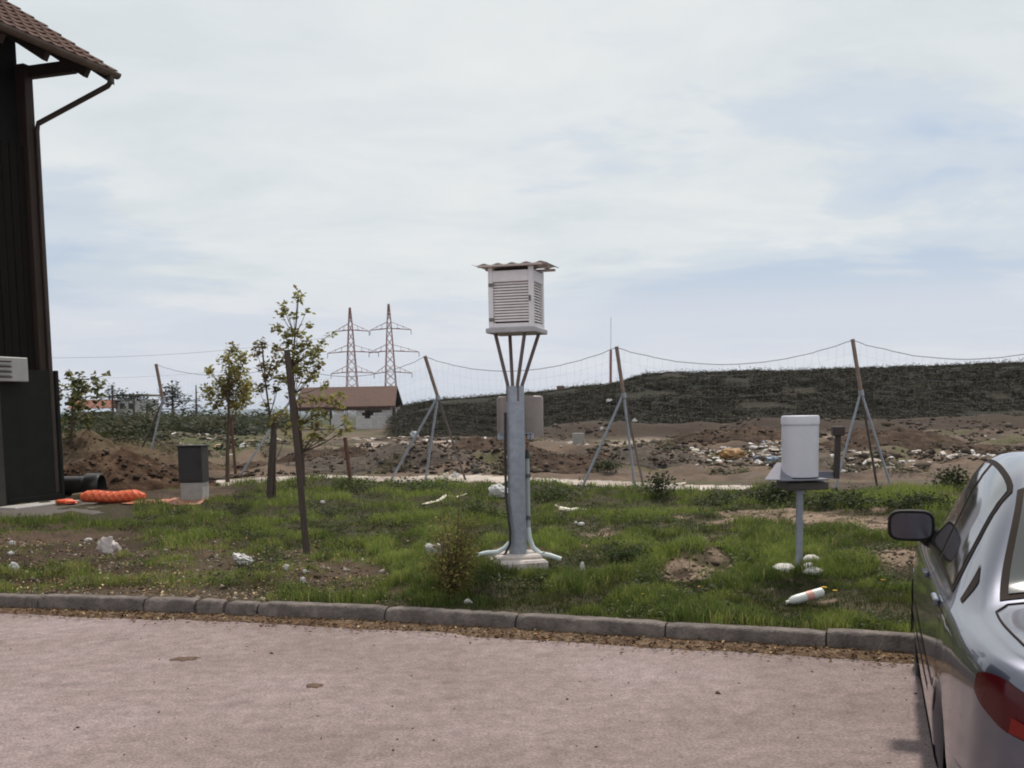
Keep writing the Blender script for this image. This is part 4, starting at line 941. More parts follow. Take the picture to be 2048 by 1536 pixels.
# scrub, weeds and bushes
def clumps(name, C, Rr, size, per, cols, seed, label, cat, kind='stuff', flat=.8, up=.5, aspect=.5, spread=.25):
    r = np.random.default_rng(seed); C = np.asarray(C); n = len(C)
    k = np.repeat(np.arange(n), per); u = r.normal(0, .5, (len(k), 3)); u[:, 2] = np.abs(u[:, 2])
    Rr = np.broadcast_to(Rr, (n,)); P = C[k] + u * Rr[k][:, None] * np.array([1, 1, flat])
    sz = np.broadcast_to(size, (n,))[k] * r.uniform(.6, 1.3, len(k))
    v, q = cards(P, sz, up, aspect, .25, seed + 1)
    base = np.array(cols)[r.integers(0, len(cols), n)] * r.uniform(1 - spread, 1 + spread, (n, 1)); cc = base[k] * r.uniform(1 - spread, 1 + spread, (len(k), 1))
    o = mesh_fast(name, v, q, 4, leaf_m, cols=np.repeat(cc, 4, 0)); return tag(o, label, cat, kind=kind)
# left scrub behind the heaps
n = 1900; t_ = rng.uniform(-.62, -.14, n); y_ = np.exp(rng.uniform(math.log(38), math.log(125), n)); x_ = t_ * y_; keep = (fbm(x_ * .12, y_ * .12, 3, 3) > .36) & ((t_ < -.245) | ((t_ < -.215) & (y_ > 95))); x_, y_ = x_[keep], y_[keep]
clumps('scrub', np.stack([x_, y_, H(x_, y_)], 1), .5 + y_ * .009, .12 + .0036 * y_, 70, [(.034, .042, .017), (.045, .05, .022), (.065, .058, .03), (.026, .034, .015)], 51, 'dark green scrub behind the spoil at left', 'scrub')
n = 500; t_ = rng.uniform(-.56, -.30, n); y_ = rng.uniform(29, 40, n); x_ = t_ * y_; keep = fbm(x_ * .3, y_ * .3, 5, 3) > .5; x_, y_ = x_[keep], y_[keep]
clumps('dry_brush', np.stack([x_, y_, H(x_, y_)], 1), .35, .14, 40, [(.16, .12, .07), (.12, .10, .05), (.09, .085, .035), (.2, .15, .09)], 53, 'dry brownish brush around the spoil bank', 'brush', up=.0, aspect=.22)
# hill cover
n = 15000; t_ = rng.uniform(-.14, .8, n); y_ = rng.uniform(60, 90, n); x_ = t_ * y_; hz_ = hillz(t_); keep = (hz_ > .8) & (fbm(x_ * .25, y_ * .35, 7, 3) > .30); x_, y_ = x_[keep], y_[keep]
clumps('hill_weeds', np.stack([x_, y_, H(x_, y_)], 1), .42, .20, 15, [(.023, .021, .010), (.025, .022, .0105), (.027, .022, .0115)], 55, 'dark olive weeds covering the hill', 'weeds', flat=.35, up=3.0, spread=.10)
n = 1500; t_ = rng.uniform(-.10, .8, n); y_ = rng.uniform(79, 86, n); x_ = t_ * y_; 
clumps('crest_grass', np.stack([x_, y_, H(x_, y_)], 1), .16, .32, 9, [(.035, .038, .016), (.045, .042, .02)], 57, 'thin grass stalks along the hill crest', 'grass', up=-.2, aspect=.08, flat=1.6)
# sparse weeds on the tipped ground
n = 800; t_ = rng.uniform(-.3, .6, n); y_ = rng.uniform(23, 46, n); x_ = t_ * y_; keep = (y_ > yl(t_) + 4) & (fbm(x_ * .35, y_ * .3, 9, 3) > .54); x_, y_ = x_[keep], y_[keep]
clumps('spoil_weeds', np.stack([x_, y_, H(x_, y_)], 1), .22, .10, 34, [(.06, .065, .025), (.08, .075, .035), (.1, .085, .05)], 59, 'low olive weeds on the tipped ground', 'weeds')
def bush(px, py, w, h, label, cols, seed, size=.05, per=420, Y=None, cat='bush', name='bush', aspect=.5):
    b = on(px, py) if Y is None else gp(px, Y); Y = b[1]; sc_ = Y / FPX; w *= sc_; h *= sc_
    r = np.random.default_rng(seed); nc_ = 16; C = np.stack([r.normal(0, .33, nc_) * w, r.normal(0, .33, nc_) * w, r.uniform(.1, .85, nc_) * h], 1) + b
    C[:, :2] = b[:2] + (C[:, :2] - b[:2]) * (1.1 - .6 * ((C[:, 2:] - b[2]) / h))
    k = r.integers(0, nc_, per); P = C[k] + r.normal(0, .22, (per, 3)) * np.array([w, w, h * .8]); P[:, 2] = np.maximum(P[:, 2], b[2] + .01)
    v, q = cards(P, r.uniform(.6, 1.3, per) * size, .2, aspect, .25, seed)
    cc = np.array(cols)[r.integers(0, len(cols), per)] * r.uniform(.7, 1.3, (per, 1))
    t = thing(name, b, label, cat); mesh_fast('foliage', v - b, q, 4, leaf_m, t, cols=np.repeat(cc, 4, 0))
    m = MB()
    for c in C[:8]: m.tube([(0, 0, -.03), (c - b) * .5 + [0, 0, .02 * h], c - b], [.012 * h + .002, .008 * h + .0015, .002], 5)
    m.build('stems', bark_m, t); return t
DK = [(.035, .045, .016), (.045, .058, .02), (.028, .035, .014)]
bush(1210, 955, 40, 26, 'round dark bush on the spoil beyond the track', DK, 61, .07, 500, Y=24.5)
bush(1326, 1000, 50, 48, 'pointed dark green bush at the far lawn edge', DK, 62, .06, 600)
bush(1545, 1008, 80, 40, 'wide dark bush left of the rain gauge at the far lawn edge', DK, 63, .07, 900)
bush(1905, 985, 56, 44, 'dark bush left of the car roof beyond the lawn', DK, 64, .07, 700)
bush(1255, 1128, 62, 34, 'dense dark weed clump in the lawn right of the mast', [(.04, .06, .016), (.05, .075, .02), (.03, .04, .014)], 65, .035, 900)
bush(960, 1040, 60, 36, 'dark weed clump behind the mast foot', [(.04, .055, .018), (.05, .07, .02)], 66, .045, 700)
bush(1680, 1015, 110, 34, 'broad dark weed bank behind the gauge sensor', DK, 67, .06, 900)
bush(1440, 1012, 90, 26, 'low green weed bank right of the pointed bush', [(.045, .06, .02), (.06, .08, .025)], 68, .055, 800)
bush(1830, 1020, 110, 30, 'broad dark weed bank behind the car mirror', DK, 69, .06, 900)
bush(700, 985, 60, 30, 'green weed clump at the foot of the reddish stake', [(.045, .06, .02), (.06, .08, .025)], 70, .055, 600)
bush(1110, 1000, 110, 26, 'green weed bank behind the mast at the track edge', [(.045, .06, .02), (.06, .08, .025)], 71, .055, 900)
bush(845, 985, 120, 28, 'green weed bank below the central net post', [(.045, .062, .02), (.06, .085, .025)], 72, .055, 900)
# the yellowish shrub in front of the mast
b = on(905, 1188); Y = b[1]; sh = thing('yellow_shrub', b, 'straggly yellowish shrub on the lawn left of the mast foot', 'shrub')
cl = []; r = np.random.default_rng(81); m = MB()
for k in range(26):
    a = 905 + r.normal(0, 26); tp_ = 1012 + abs(r.normal(0, 55)) + abs(a - 915) * 1.2; e = W(a + r.normal(0, 8), tp_, Y + r.normal(0, .12)); q0 = b + np.array([r.normal(0, .06), r.normal(0, .06), -.02])
    m.tube([q0, q0 * .5 + e * .5 + [r.normal(0, .02), 0, .03], e], [.006, .005, .002], 5)
    for u in np.linspace(.25, 1, 6):
        p = q0 + (e - q0) * u; cl.append((p, .05))
m.tube([b, W(915, 1080, Y), W(918, 985, Y)], [.010, .008, .003], 6); m.tube([b, W(895, 1090, Y), W(884, 1010, Y)], [.009, .006, .002], 6)
m.build('stems', mat('shrub_stem', (.11, .075, .045), rough=.9, var=.2), sh, b)
C = np.array([c for c, _ in cl]); k = np.repeat(np.arange(len(C)), 22); P = C[k] + r.normal(0, .045, (len(k), 3)); P[:, 2] = np.maximum(P[:, 2], b[2] + .01)
v, q = cards(P, r.uniform(.016, .04, len(P)), .2, .55, .3, 82)
cc = np.array([(.30, .25, .08), (.22, .22, .06), (.36, .29, .10), (.17, .17, .05), (.22, .16, .08)])[r.integers(0, 5, len(P))] * r.uniform(.75, 1.25, (len(P), 1))
mesh_fast('foliage', v - b, q, 4, leaf_m, sh, cols=np.repeat(cc, 4, 0))
cl2 = np.array([W(895, 1180, b[1]) + r.normal(0, 1, 3) * [.32, .12, .0] for _ in range(60)]); cl2[:, 2] = [hz1(p[0], p[1]) for p in cl2]

# ------------------------------------------------------------------ grass of the lawn
def grass(N_, seed):
    r = np.random.default_rng(seed)
    t = r.uniform(-.62, .62, N_ * 3); u = r.uniform(0, 1, N_ * 3); y = 1 / (1 / 24.0 + u * (1 / 6.2 - 1 / 24.0)); x = t * y
    back = y - yk(x) - .15; L_ = yl(t)
    clump = fbm(x * 2.1, y * 2.1, 11, 3); fine = fbm(x * 6, y * 6, 15, 2)
    bb = np.clip(bare(x, y), 0, 1); px, py = PX(x, y, np.full_like(x, .13))
    d = (1 - bb * .95) * (.30 + 1.15 * sstep(.36, .58, clump * .6 + fine * .4))
    d *= 1 - .62 * (1 - sstep(450, 850, px)) * sstep(1078, 1100, py) * sstep(.62, .40, fbm(x * 1.3, y * 1.3, 97, 3))            # thin, trodden growth at the left front
    d *= 1 - .75 * (1 - sstep(.05, .30, back))
    paved = (py < 1044) & (px < 268) & (py > 995)
    ok = (back > 0) & (y < L_ + .35 + .5 * (fine - .5)) & (r.uniform(0, 1, len(x)) < d) & ~paved
    x, y, clump, fine, px, py, bb = [a[ok][:N_] for a in (x, y, clump, fine, px, py, bb)]; n = len(x); z = H(x, y) - .01
    sc_ = (y / 9.0) ** .55
    h = (.022 + .078 * sstep(.46, .68, clump) + .03 * r.uniform(0, 1, n)) * r.uniform(.6, 1.25, n) * np.where(bb > .5, .6, 1) * (1 + .25 * (sc_ - 1))
    w = r.uniform(.0035, .0075, n) * sc_
    a = r.uniform(0, 2 * math.pi, n); lean = np.abs(r.normal(.35, .28, n)); la = r.uniform(0, 2 * math.pi, n)
    s = np.stack([np.cos(a), np.sin(a), np.zeros(n)], 1) * w[:, None] * .5; b = np.stack([x, y, z], 1)
    ld = np.stack([np.cos(la), np.sin(la), np.zeros(n)], 1)
    m_ = b + ld * (h * lean * .35)[:, None] + np.array([0, 0, 1]) * (h * .6)[:, None]
    tip = b + ld * (h * lean * 1.1)[:, None] + np.array([0, 0, 1]) * (h * (1 - .18 * lean))[:, None]
    V = np.stack([b - s, b + s, m_ + s * .8, m_ - s * .8, tip], 1).reshape(-1, 3)
    k = np.arange(n)[:, None] * 5
    F_ = np.concatenate([k + [0, 1, 2], k + [0, 2, 3], k + [3, 2, 4]], 0)
    big = fbm(x * .5, y * .5, 95, 3)
    c = lerp((.075, .094, .025), (.135, .160, .040), sstep(.38, .62, big)); c = lerp(c, (.20, .205, .056), sstep(.45, .72, fine) * .6)
    dry = r.uniform(0, 1, n) < (.06 + .2 * (1 - sstep(200, 800, px)) * sstep(1080, 1110, py)); c[dry] = np.array((.26, .2, .105))
    c *= np.array([.97, 1.06, .95]); c *= (.42 + 1.0 * sstep(.42, .62, clump))[:, None] * r.uniform(.7, 1.35, (n, 1))  # clump factor puts the shade between tufts into the blade colour
    return V, F_, np.repeat(c, 5, 0)
V, F_, c = grass(300000, 101)
grass_m = mat('grass_blade', (1, 1, 1), rough=.65, var=.12, scale=4, attr=True, spec=.2, trans=.42)
tag(mesh_fast('grass', V, F_, 3, grass_m, cols=c), 'tufted green grass of the lawn', 'grass', kind='stuff')
# broad leaved weeds between the grass
n = 2600; t_ = rng.uniform(-.6, .6, n); y_ = 1 / (1 / 23.5 + rng.uniform(0, 1, n) * (1 / 6.3 - 1 / 23.5)); x_ = t_ * y_
pxw, pyw = PX(x_, y_, np.full(n, .13))
keep = (y_ > yk(x_) + .22) & (y_ < yl(t_) + .2) & (bare(x_, y_) < .6) & (fbm(x_ * 1.6, y_ * 1.6, 11, 3) > .47) & ~((pyw < 1046) & (pxw < 272)); x_, y_ = x_[keep], y_[keep]
clumps('lawn_weeds', np.stack([x_, y_, H(x_, y_)], 1), (.08 + .005 * y_), .018 + .0017 * y_, 48, [(.045, .06, .018), (.10, .125, .034), (.065, .085, .024), (.035, .046, .016)], 103, 'broad leaved weeds growing through the lawn', 'weeds', flat=.75)
# fallen leaves and dry stalks over the bare soil at the left front
n = 3400; a_ = rng.uniform(-60, 820, n); b_ = rng.uniform(1080, 1205, n); P = np.array([G(a, b, .13) for a, b in zip(a_, b_)]); keep = (P[:, 1] > yk(P[:, 0]) + .15) & (fbm(P[:, 0] * 2, P[:, 1] * 2, 19, 3) > .44); P = P[keep]; P[:, 2] = H(P[:, 0], P[:, 1]) + rng.uniform(.004, .05, len(P)); n = len(P)
v, q = cards(P, rng.uniform(.012, .045, n), .6, .55, .4, 105); c = pal[rng.choice(6, n, p=[.18, .18, .12, .24, .08, .2])] * rng.uniform(.7, 1.3, (n, 1))
tag(mesh_fast('fallen_leaves', v, q, 4, litter_m, cols=np.repeat(c, 4, 0)), 'dry fallen leaves on the bare soil at the left of the lawn', 'leaves', kind='stuff')
# dandelions
fl_m = mat('dandelion_yellow', (.72, .42, .02), rough=.7, var=.1); stem_m = mat('flower_stem', (.08, .11, .03), rough=.7)
for a, b, s_, lab in [(1648, 1176, .022, 'yellow flower nearest the white bottle, left of the pair'), (1670, 1182, .017, 'smaller yellow flower right of the pair by the bottle'), (1766, 1161, .018, 'yellow flower near the brown mound by the car'),
                      (1285, 1189, .016, 'yellow flower low in the grass near the kerb'), (1399, 1174, .014, 'faint yellow flower right of the bare sandy patch'), (1330, 1176, .012, 'tiny yellow flower left of the bare sandy patch'), (1425, 1184, .012, 'tiny yellow flower between sandy patch and bottle')]:
    p = on(a, b + 10); e = W(a, b, p[1]); t = thing('yellow_flower', p, lab, 'flower', 'yellow flowers in the lawn'); m = MB(); m.tube([(0, 0, 0), tuple(e - p)], .003, 5); m.build('stem', stem_m, t)
    m = MB(); 
    for k in range(14):
        th = k * 2 * math.pi / 14; q0 = e - p; d_ = np.array([math.cos(th), math.sin(th), .35]); m.add([q0, q0 + d_ * s_ + np.array([-d_[1], d_[0], 0]) * s_ * .22, q0 + d_ * s_ * 1.15, q0 + d_ * s_ - np.array([-d_[1], d_[0], 0]) * s_ * .22], [(0, 1, 2, 3)])
    m.blob(e - p + [0, 0, s_ * .25], (s_ * .6, s_ * .6, s_ * .4), 3, .1, 8, 5); m.build('petals', fl_m, t)

# ------------------------------------------------------------------ litter, piece by piece
wp = mat('white_plastic', (.66, .63, .62), rough=.55, var=.12, scale=10, trans=.12); pk = mat('pinkish_plastic', (.58, .50, .48), rough=.6, var=.15, scale=8, trans=.1)
cr = mat('cream_plastic', (.62, .57, .45), rough=.6, var=.15, scale=10)
def bag(px, py, w, h, label, m_=wp, seed=1, cat='plastic bag', name='plastic_bag', amp=.55, Y=None, dep=.7, ang=0.0):
    b = on(px, py + h * .5) if Y is None else gp(px, Y)
    s_ = b[1] / FPX; m = MB(); cz = b[2] + h * s_ * (.45 if Y is None else .32)
    m.blob((0, 0, 0), (w * s_ * .5, w * s_ * .5 * dep, h * s_ * .5), seed, amp, 22, 14, freq=2.6)
    R_ = Matrix.Rotation(ang, 3, 'Y'); m.v = [tuple(R_ @ Vector(p) + Vector((b[0], b[1], cz))) for p in m.v]
    return tag(m.build(name, m_, origin=b, smooth=32), label, cat, 'litter blown over the grass and spoil')
bag(219, 1092, 44, 38, 'large crumpled pinkish white bag on the bare soil at left', pk, 3, ang=.5, amp=.6)
bag(28, 1135, 20, 20, 'small crumpled white bag near the kerb at the left edge', wp, 5)
bag(22, 1106, 12, 8, 'flat white scrap above the small bag at the left edge', wp, 6, 'scrap', 'paper_scrap')
bag(24, 1086, 12, 9, 'topmost white scrap at the left edge', wp, 7, 'scrap', 'paper_scrap')
bag(490, 1118, 42, 20, 'crumpled white paper left of the leaning stake', wp, 8, 'paper', 'crumpled_paper', amp=.8, ang=.35)
bag(573, 1134, 9, 14, 'small white scrap below the leaning stake', wp, 9, 'scrap', 'paper_scrap')
bag(610, 1143, 8, 9, 'tiny white scrap right of the scrap below the stake', wp, 10, 'scrap', 'paper_scrap')
bag(606, 1160, 10, 14, 'white scrap nearest the kerb below the stake', wp, 11, 'scrap', 'paper_scrap')
bag(211, 1159, 16, 12, 'pale round stone near the kerb at left', wst, 12, 'stone', 'pale_stone', amp=.45)
bag(176, 1079, 14, 6, 'thin white scrap left of the large bag', wp, 13, 'scrap', 'paper_scrap')
bag(936, 1203, 16, 9, 'pale stone at the kerb under the yellow shrub', wst, 14, 'stone', 'pale_stone', amp=.6)
bag(996, 983, 40, 26, 'white carrier bag lying behind the mast, left side', wp, 15)
bag(987, 984, 9, 12, 'orange scrap stuck to the carrier bag behind the mast', orange_m, 16, 'scrap', 'orange_scrap')
bag(908, 921, 15, 12, 'white bag on the spoil beside the central net post', wp, 17, Y=24.5, amp=.9)
bag(888, 945, 11, 20, 'pale brown sack upright on the dirt track', cr, 18, Y=23.5)
bag(1120, 967, 42, 13, 'long cream plastic sheet on the track right of the mast', cr, 19, 'plastic sheet', 'plastic_sheet', ang=.35)
bag(1165, 1135, 10, 26, 'small upright white cup in the grass right of the mast', wp, 20, 'cup', 'white_cup', amp=.15)
bag(1152, 1046, 8, 7, 'tiny white scrap in the grass right of the mast, left of two', wp, 22, 'scrap', 'paper_scrap')
bag(1162, 1048, 12, 8, 'tiny white scrap in the grass right of the mast, right of two', wp, 23, 'scrap', 'paper_scrap')
bag(1268, 833, 11, 12, 'white bag on the spoil bank right of the net post', wp, 24, Y=58, amp=1.0)
bag(1218, 805, 11, 8, 'white bag high on the hill left of the net post', wp, 25, Y=70, amp=1.0)
bag(1203, 861, 7, 7, 'small white bag below the one on the hill', wp, 26, Y=54)
bag(1390, 907, 16, 10, 'pale scrap at the left end of the rubbish', cr, 27, 'scrap', 'paper_scrap', Y=30)
bag(827, 858, 14, 12, 'grey white sack right of the unfinished building', mat('grey_sack', (.45, .45, .48), rough=.7), 28, Y=60, amp=.9)
bag(210, 1066 + 60, 1, 1, 'speck of white paper in the trampled grass at left', wp, 29, 'scrap', 'paper_scrap')
bag(645, 1004, 10, 7, 'white scrap behind the leaning stake', wp, 30, 'scrap', 'paper_scrap')
for pts, lab, m_, w in [([(845, 1010), (862, 1004), (880, 1000), (893, 992), (912, 994), (934, 986)], 'ragged cream plastic strip on the grass left of the mast', cr, .035), ([(1112, 1010), (1126, 1019), (1142, 1021), (1158, 1016), (1172, 1020)], 'bent cream plastic strip on the grass right of the mast', cr, .05),
                        ([(1345, 970), (1370, 966)], 'cream board lying on the track right of the net post', cr, .06), ([(1270, 968), (1282, 975)], 'whitish rag on the track at the net post foot', wp, .07)]:
    P_ = [on(a, b + 4) + np.array([0, 0, w * .7]) for a, b in pts]; m = MB(); rs = [w * (.7 + .5 * random.random()) for _ in P_]; rs[0] *= .5; rs[-1] *= .5
    Q_ = []; R2 = []
    for i in range(len(P_) - 1):
        for u in (0, .33, .66): Q_.append(P_[i] * (1 - u) + P_[i + 1] * u + np.array([0, 0, random.uniform(-.2, .2) * w])); R2.append((rs[i] * (1 - u) + rs[i + 1] * u) * random.uniform(.75, 1.2))
    Q_.append(P_[-1]); R2.append(rs[-1]); m.tube(Q_, R2, 8, flat=.6); tag(m.build('plastic_strip', m_, origin=P_[0], smooth=40), lab, 'plastic strip', 'litter blown over the grass and spoil')
# plastic bottle in the grass by the kerb
b = on(1608, 1208); p0 = W(1576, 1204, b[1] - .03); p1 = W(1645, 1184, b[1] + .05); d_ = (p1 - p0); L_ = np.linalg.norm(d_); d_ /= L_
bo = thing('plastic_bottle', b, 'white plastic bottle with reddish label lying in the grass near the kerb', 'bottle')
m = MB(); pr = [(0, .012), (.03, .012), (.05, .022), (.16, .036), (.30, .038), (.72, .037), (.74, .038), (.97, .038), (1.0, .030)]
m.tube([p0 + d_ * L_ * u for u, _ in pr], [r_ for _, r_ in pr], 18); m.build('body', mat('bottle_white', (.66, .66, .63), rough=.35, var=.08), bo, b, smooth=40)
m = MB(); m.tube([p0 + d_ * L_ * u for u in (.50, .70)], .0392, 18); m.build('label_band', mat('bottle_label', (.60, .30, .25), rough=.5, var=.25, scale=30), bo, b, smooth=40)
m = MB(); m.tube([p0 - d_ * L_ * .06, p0 + d_ * L_ * .005], .014, 12); m.build('cap', wp, bo, b, smooth=40)

# rubbish band of the tip
def rubbish(n, rngs, seed, label, pal_, sz):
    r = np.random.default_rng(seed); m = MB()
    for k in range(n):
        a0, a1, d0, d1 = rngs[r.integers(0, len(rngs))]; Y = r.uniform(d0, d1); p = gp(r.uniform(a0, a1), Y); s_ = sz * abs(r.normal(.6, .5)) + sz * .2
        col = tuple(np.array(pal_[r.integers(0, len(pal_))]) * r.uniform(.7, 1.15))
        if r.uniform() < .5: m.blob(p + [0, 0, s_ * .15], (s_ * r.uniform(.6, 2.0), s_, s_ * r.uniform(.25, .55)), int(r.integers(0, 900)), .9, 9, 6, r.uniform(0, 6), col=col)
        else:
            Mx = Matrix.Rotation(r.uniform(0, 6), 3, 'Z') @ Matrix.Rotation(r.normal(0, .4), 3, 'X') @ Matrix.Rotation(r.normal(0, .4), 3, 'Y'); m.box(p + [0, 0, s_ * .25], (s_ * 2.2, s_ * r.uniform(.3, 1.2), s_ * r.uniform(.08, .5)), M=Mx, col=col)
    return tag(m.build('rubbish', mat('rubbish', (1, 1, 1), rough=.75, var=.2, scale=6, attr=True), smooth=50), label, 'rubbish', kind='stuff')
TR = [(.58, .55, .52), (.50, .42, .36), (.30, .22, .16), (.16, .22, .32), (.42, .30, .22), (.60, .58, .56), (.20, .15, .11), (.52, .47, .46)]
rubbish(420, [(1330, 1570, 26.5, 31.0), (1380, 1570, 28, 31.5)], 121, 'mixed rubbish tipped behind the track right of centre', TR, .075)
rubbish(330, [(1630, 1830, 24.8, 28.5), (1830, 1990, 27, 32)], 123, 'white and brown rubbish behind the rain gauge', [(.62, .58, .55), (.66, .63, .6), (.45, .36, .3), (.55, .48, .43)], .068)
rubbish(90, [(1640, 1860, 38, 47), (1500, 1640, 36, 44)], 125, 'scattered pale scraps on the brown bank at right', [(.55, .5, .46), (.42, .33, .27), (.6, .57, .55)], .10)
rubbish(260, [(840, 1010, 40, 56), (1060, 1180, 40, 48), (700, 860, 40, 60)], 127, 'pale scraps on the spoil between building and mast', [(.55, .48, .43), (.45, .34, .28), (.6, .57, .55), (.35, .26, .2)], .10)
rubbish(70, [(340, 560, 33, 60)], 129, 'scattered scraps on the scrub behind the cabinet', [(.55, .5, .46), (.5, .33, .2), (.6, .57, .55), (.4, .44, .44)], .11)
rubbish(26, [(1185, 1245, 29.5, 31.5)], 131, 'reddish and cream scraps right of the mast', [(.50, .17, .10), (.56, .46, .36), (.45, .14, .08)], .16)
rubbish(420, [(1050, 1400, 26, 48), (1400, 2010, 25, 50), (860, 1010, 27, 48)], 133, 'small pale scraps strewn over the whole tip', [(.5, .43, .38), (.6, .56, .53), (.36, .27, .21), (.45, .36, .3)], .05)
p = gp(1462, 30.0); m = MB(); m.blob((p[0], p[1], p[2] + .16), (.36, .24, .15), 77, .6, 26, 14, freq=3); tag(m.build('orange_tarpaulin', mat('ochre_tarp', (.34, .19, .075), rough=.8, var=.3, scale=8, col2=(.34, .2, .1)), origin=p, smooth=40), 'crumpled ochre orange heap amid the mixed rubbish', 'tarpaulin')
p = gp(1545, 27.5); m = MB(); m.blob((p[0], p[1], p[2] + .12), (.17, .13, .08), 78, .6, 16, 10); tag(m.build('blue_bag', mat('blue_bag', (.20, .27, .36), rough=.6, var=.2), origin=p, smooth=40), 'pale blue bag in the rubbish left of the rain gauge', 'plastic bag')

# ------------------------------------------------------------------ parked saloon car at the right
CYAW = rad(-19.0); CO = (2.70, 4.56, 0.0)
car = thing('parked_car', CO, 'shiny dark blue grey saloon car parked at the kerb, cut by the right edge', 'car', rz=CYAW + math.pi / 2)   # local +x forwards, +y to its left
def interp(s, tab): return float(np.interp(s, [a for a, _ in tab], [b for _, b in tab]))
_PC = {}
def pch(s, tab):   # smooth interpolation
    if (id(tab), s) in _PC: return _PC[(id(tab), s)]
    r_ = _PC[(id(tab), s)] = _pch(s, tab); return r_
_GR = {}
def _pch(s, tab):
    if id(tab) not in _GR: a_ = np.array(tab); _GR[id(tab)] = (a_[:, 0], a_[:, 1], np.gradient(a_[:, 1], a_[:, 0]))
    xs_, ys_, d = _GR[id(tab)]
    i = min(max(int(np.searchsorted(xs_, s)) - 1, 0), len(xs_) - 2); h = xs_[i + 1] - xs_[i]; t = min(max((s - xs_[i]) / h, 0), 1)
    sl_ = (ys_[i + 1] - ys_[i]) / h
    d0 = 0 if d[i] * sl_ <= 0 else math.copysign(min(abs(d[i]), 2.5 * abs(sl_)), sl_); d1 = 0 if d[i + 1] * sl_ <= 0 else math.copysign(min(abs(d[i + 1]), 2.5 * abs(sl_)), sl_)
    return float((2 * t ** 3 - 3 * t ** 2 + 1) * ys_[i] + (t ** 3 - 2 * t ** 2 + t) * h * d0 + (-2 * t ** 3 + 3 * t ** 2) * ys_[i + 1] + (t ** 3 - t ** 2) * h * d1)
ZT = [(-2.22, .62), (-2.20, .80), (-2.16, .90), (-2.10, .945), (-1.9, .962), (-1.52, .985), (-1.42, 1.02), (-1.0, 1.30), (-.85, 1.365), (-.6, 1.405), (-.2, 1.42), (.1, 1.40), (.3, 1.35), (.55, 1.21), (1.0, .97), (1.12, .945), (1.6, .885), (1.95, .80), (2.08, .72), (2.18, .60)]
ZB = [(-2.22, .60), (-2.18, .80), (-2.10, .88), (-1.9, .905), (-1.3, .915), (-.4, .90), (.6, .875), (1.1, .87), (1.6, .82), (1.95, .74), (2.18, .56)]
WM = [(-2.22, .50), (-2.20, .60), (-2.15, .69), (-2.05, .765), (-1.85, .815), (-1.3, .845), (0, .85), (1.2, .84), (1.6, .82), (1.9, .765), (2.08, .66), (2.18, .52)]
def body(s, v):
    """v 0..9 across the half section from sill to roof centre, returns (y, z)"""
    zt, zb_, wm = pch(s, ZT), pch(s, ZB), pch(s, WM); zb_ = min(zb_, zt - .012)
    bot = .20
    for sw_ in (-1.32, 1.30):
        dx = abs(s - sw_)
        if dx < .345: bot = max(bot, .29 + math.sqrt(.345 ** 2 - dx ** 2))
    g = np.clip((zt - zb_ - .05) / .40, 0, 1); wb_ = wm - .045 - .0 * g
    wr = (wb_ - .10) * (1 - g) + .565 * g
    zr2 = zt - (.035 * (1 - g) + .055 * g)
    K = [(wm * .955, bot), (wm * .985, max(bot + .01, .30)), (wm, max(bot + .02, .48)), (wm - .004, max(bot + .03, min(.66, zb_ - .08))), (wb_ + .022, zb_ - .045), (wb_ - .005, zb_),
         (wb_ * .48 + wr * .52 + .022 * g, zb_ + (zr2 - zb_) * .5), (wr, zr2), (wr * .62, zt - .012 * (.3 + g)), (0, zt)]
    v = min(max(v, 0), 8.999); i = int(v); f_ = v - i
    p0, p1 = np.array(K[max(i - 1, 0)]), np.array(K[i]); p2, p3 = np.array(K[i + 1]), np.array(K[min(i + 2, 9)])
    if i in (4, 5): # crisp shoulder
        q = p1 + (p2 - p1) * f_
        c_ = .5 * (2 * p1 + (p2 - p0) * f_ + (2 * p0 - 5 * p1 + 4 * p2 - p3) * f_ ** 2 + (-p0 + 3 * p1 - 3 * p2 + p3) * f_ ** 3); return q * .5 + c_ * .5
    if i == 8: p3 = np.array([-K[8][0], K[8][1]])
    return .5 * (2 * p1 + (p2 - p0) * f_ + (2 * p0 - 5 * p1 + 4 * p2 - p3) * f_ ** 2 + (-p0 + 3 * p1 - 3 * p2 + p3) * f_ ** 3)
def bp3(s, v, side=1, off=0.0):
    y, z = body(s, v)
    if off:
        e = 1e-2; a = body(s, min(v + e * 3, 8.99)) - body(s, max(v - e * 3, 0)); bb_ = (body(min(s + e, 2.18), v) - body(max(s - e, -2.22), v)) / (2 * e)
        ts = np.array([1, bb_[0], bb_[1]]); tv_ = np.array([0, a[0], a[1]]); n_ = np.cross(ts, tv_); n_ /= (np.linalg.norm(n_) + 1e-9)
        if n_[1] * .8 + n_[2] * .6 < 0: n_ = -n_
        return (s + n_[0] * off, (y + n_[1] * off) * side, z + n_[2] * off)
    return (s, y * side, z)
paint_m = mat('car_paint', (.085, .09, .125), rough=.36, var=.05, scale=30, metal=.65, coat=1.0)
paint_m.node_tree.nodes['Principled BSDF'].inputs['Coat IOR'].default_value = 1.75
SS = np.unique(np.round(np.concatenate([np.linspace(-2.22, -1.95, 16), np.linspace(-1.95, 1.95, 118), np.linspace(1.95, 2.18, 12)]), 4)); VVs = np.linspace(0, 8.999, 46)
half = np.array([[bp3(s, v_) for v_ in VVs] for s in SS]); ns_, nv_ = len(SS), len(VVs)
full = np.concatenate([half, (half * np.array([1, -1, 1]))[:, ::-1][:, 1:]], 1); nf_ = full.shape[1]
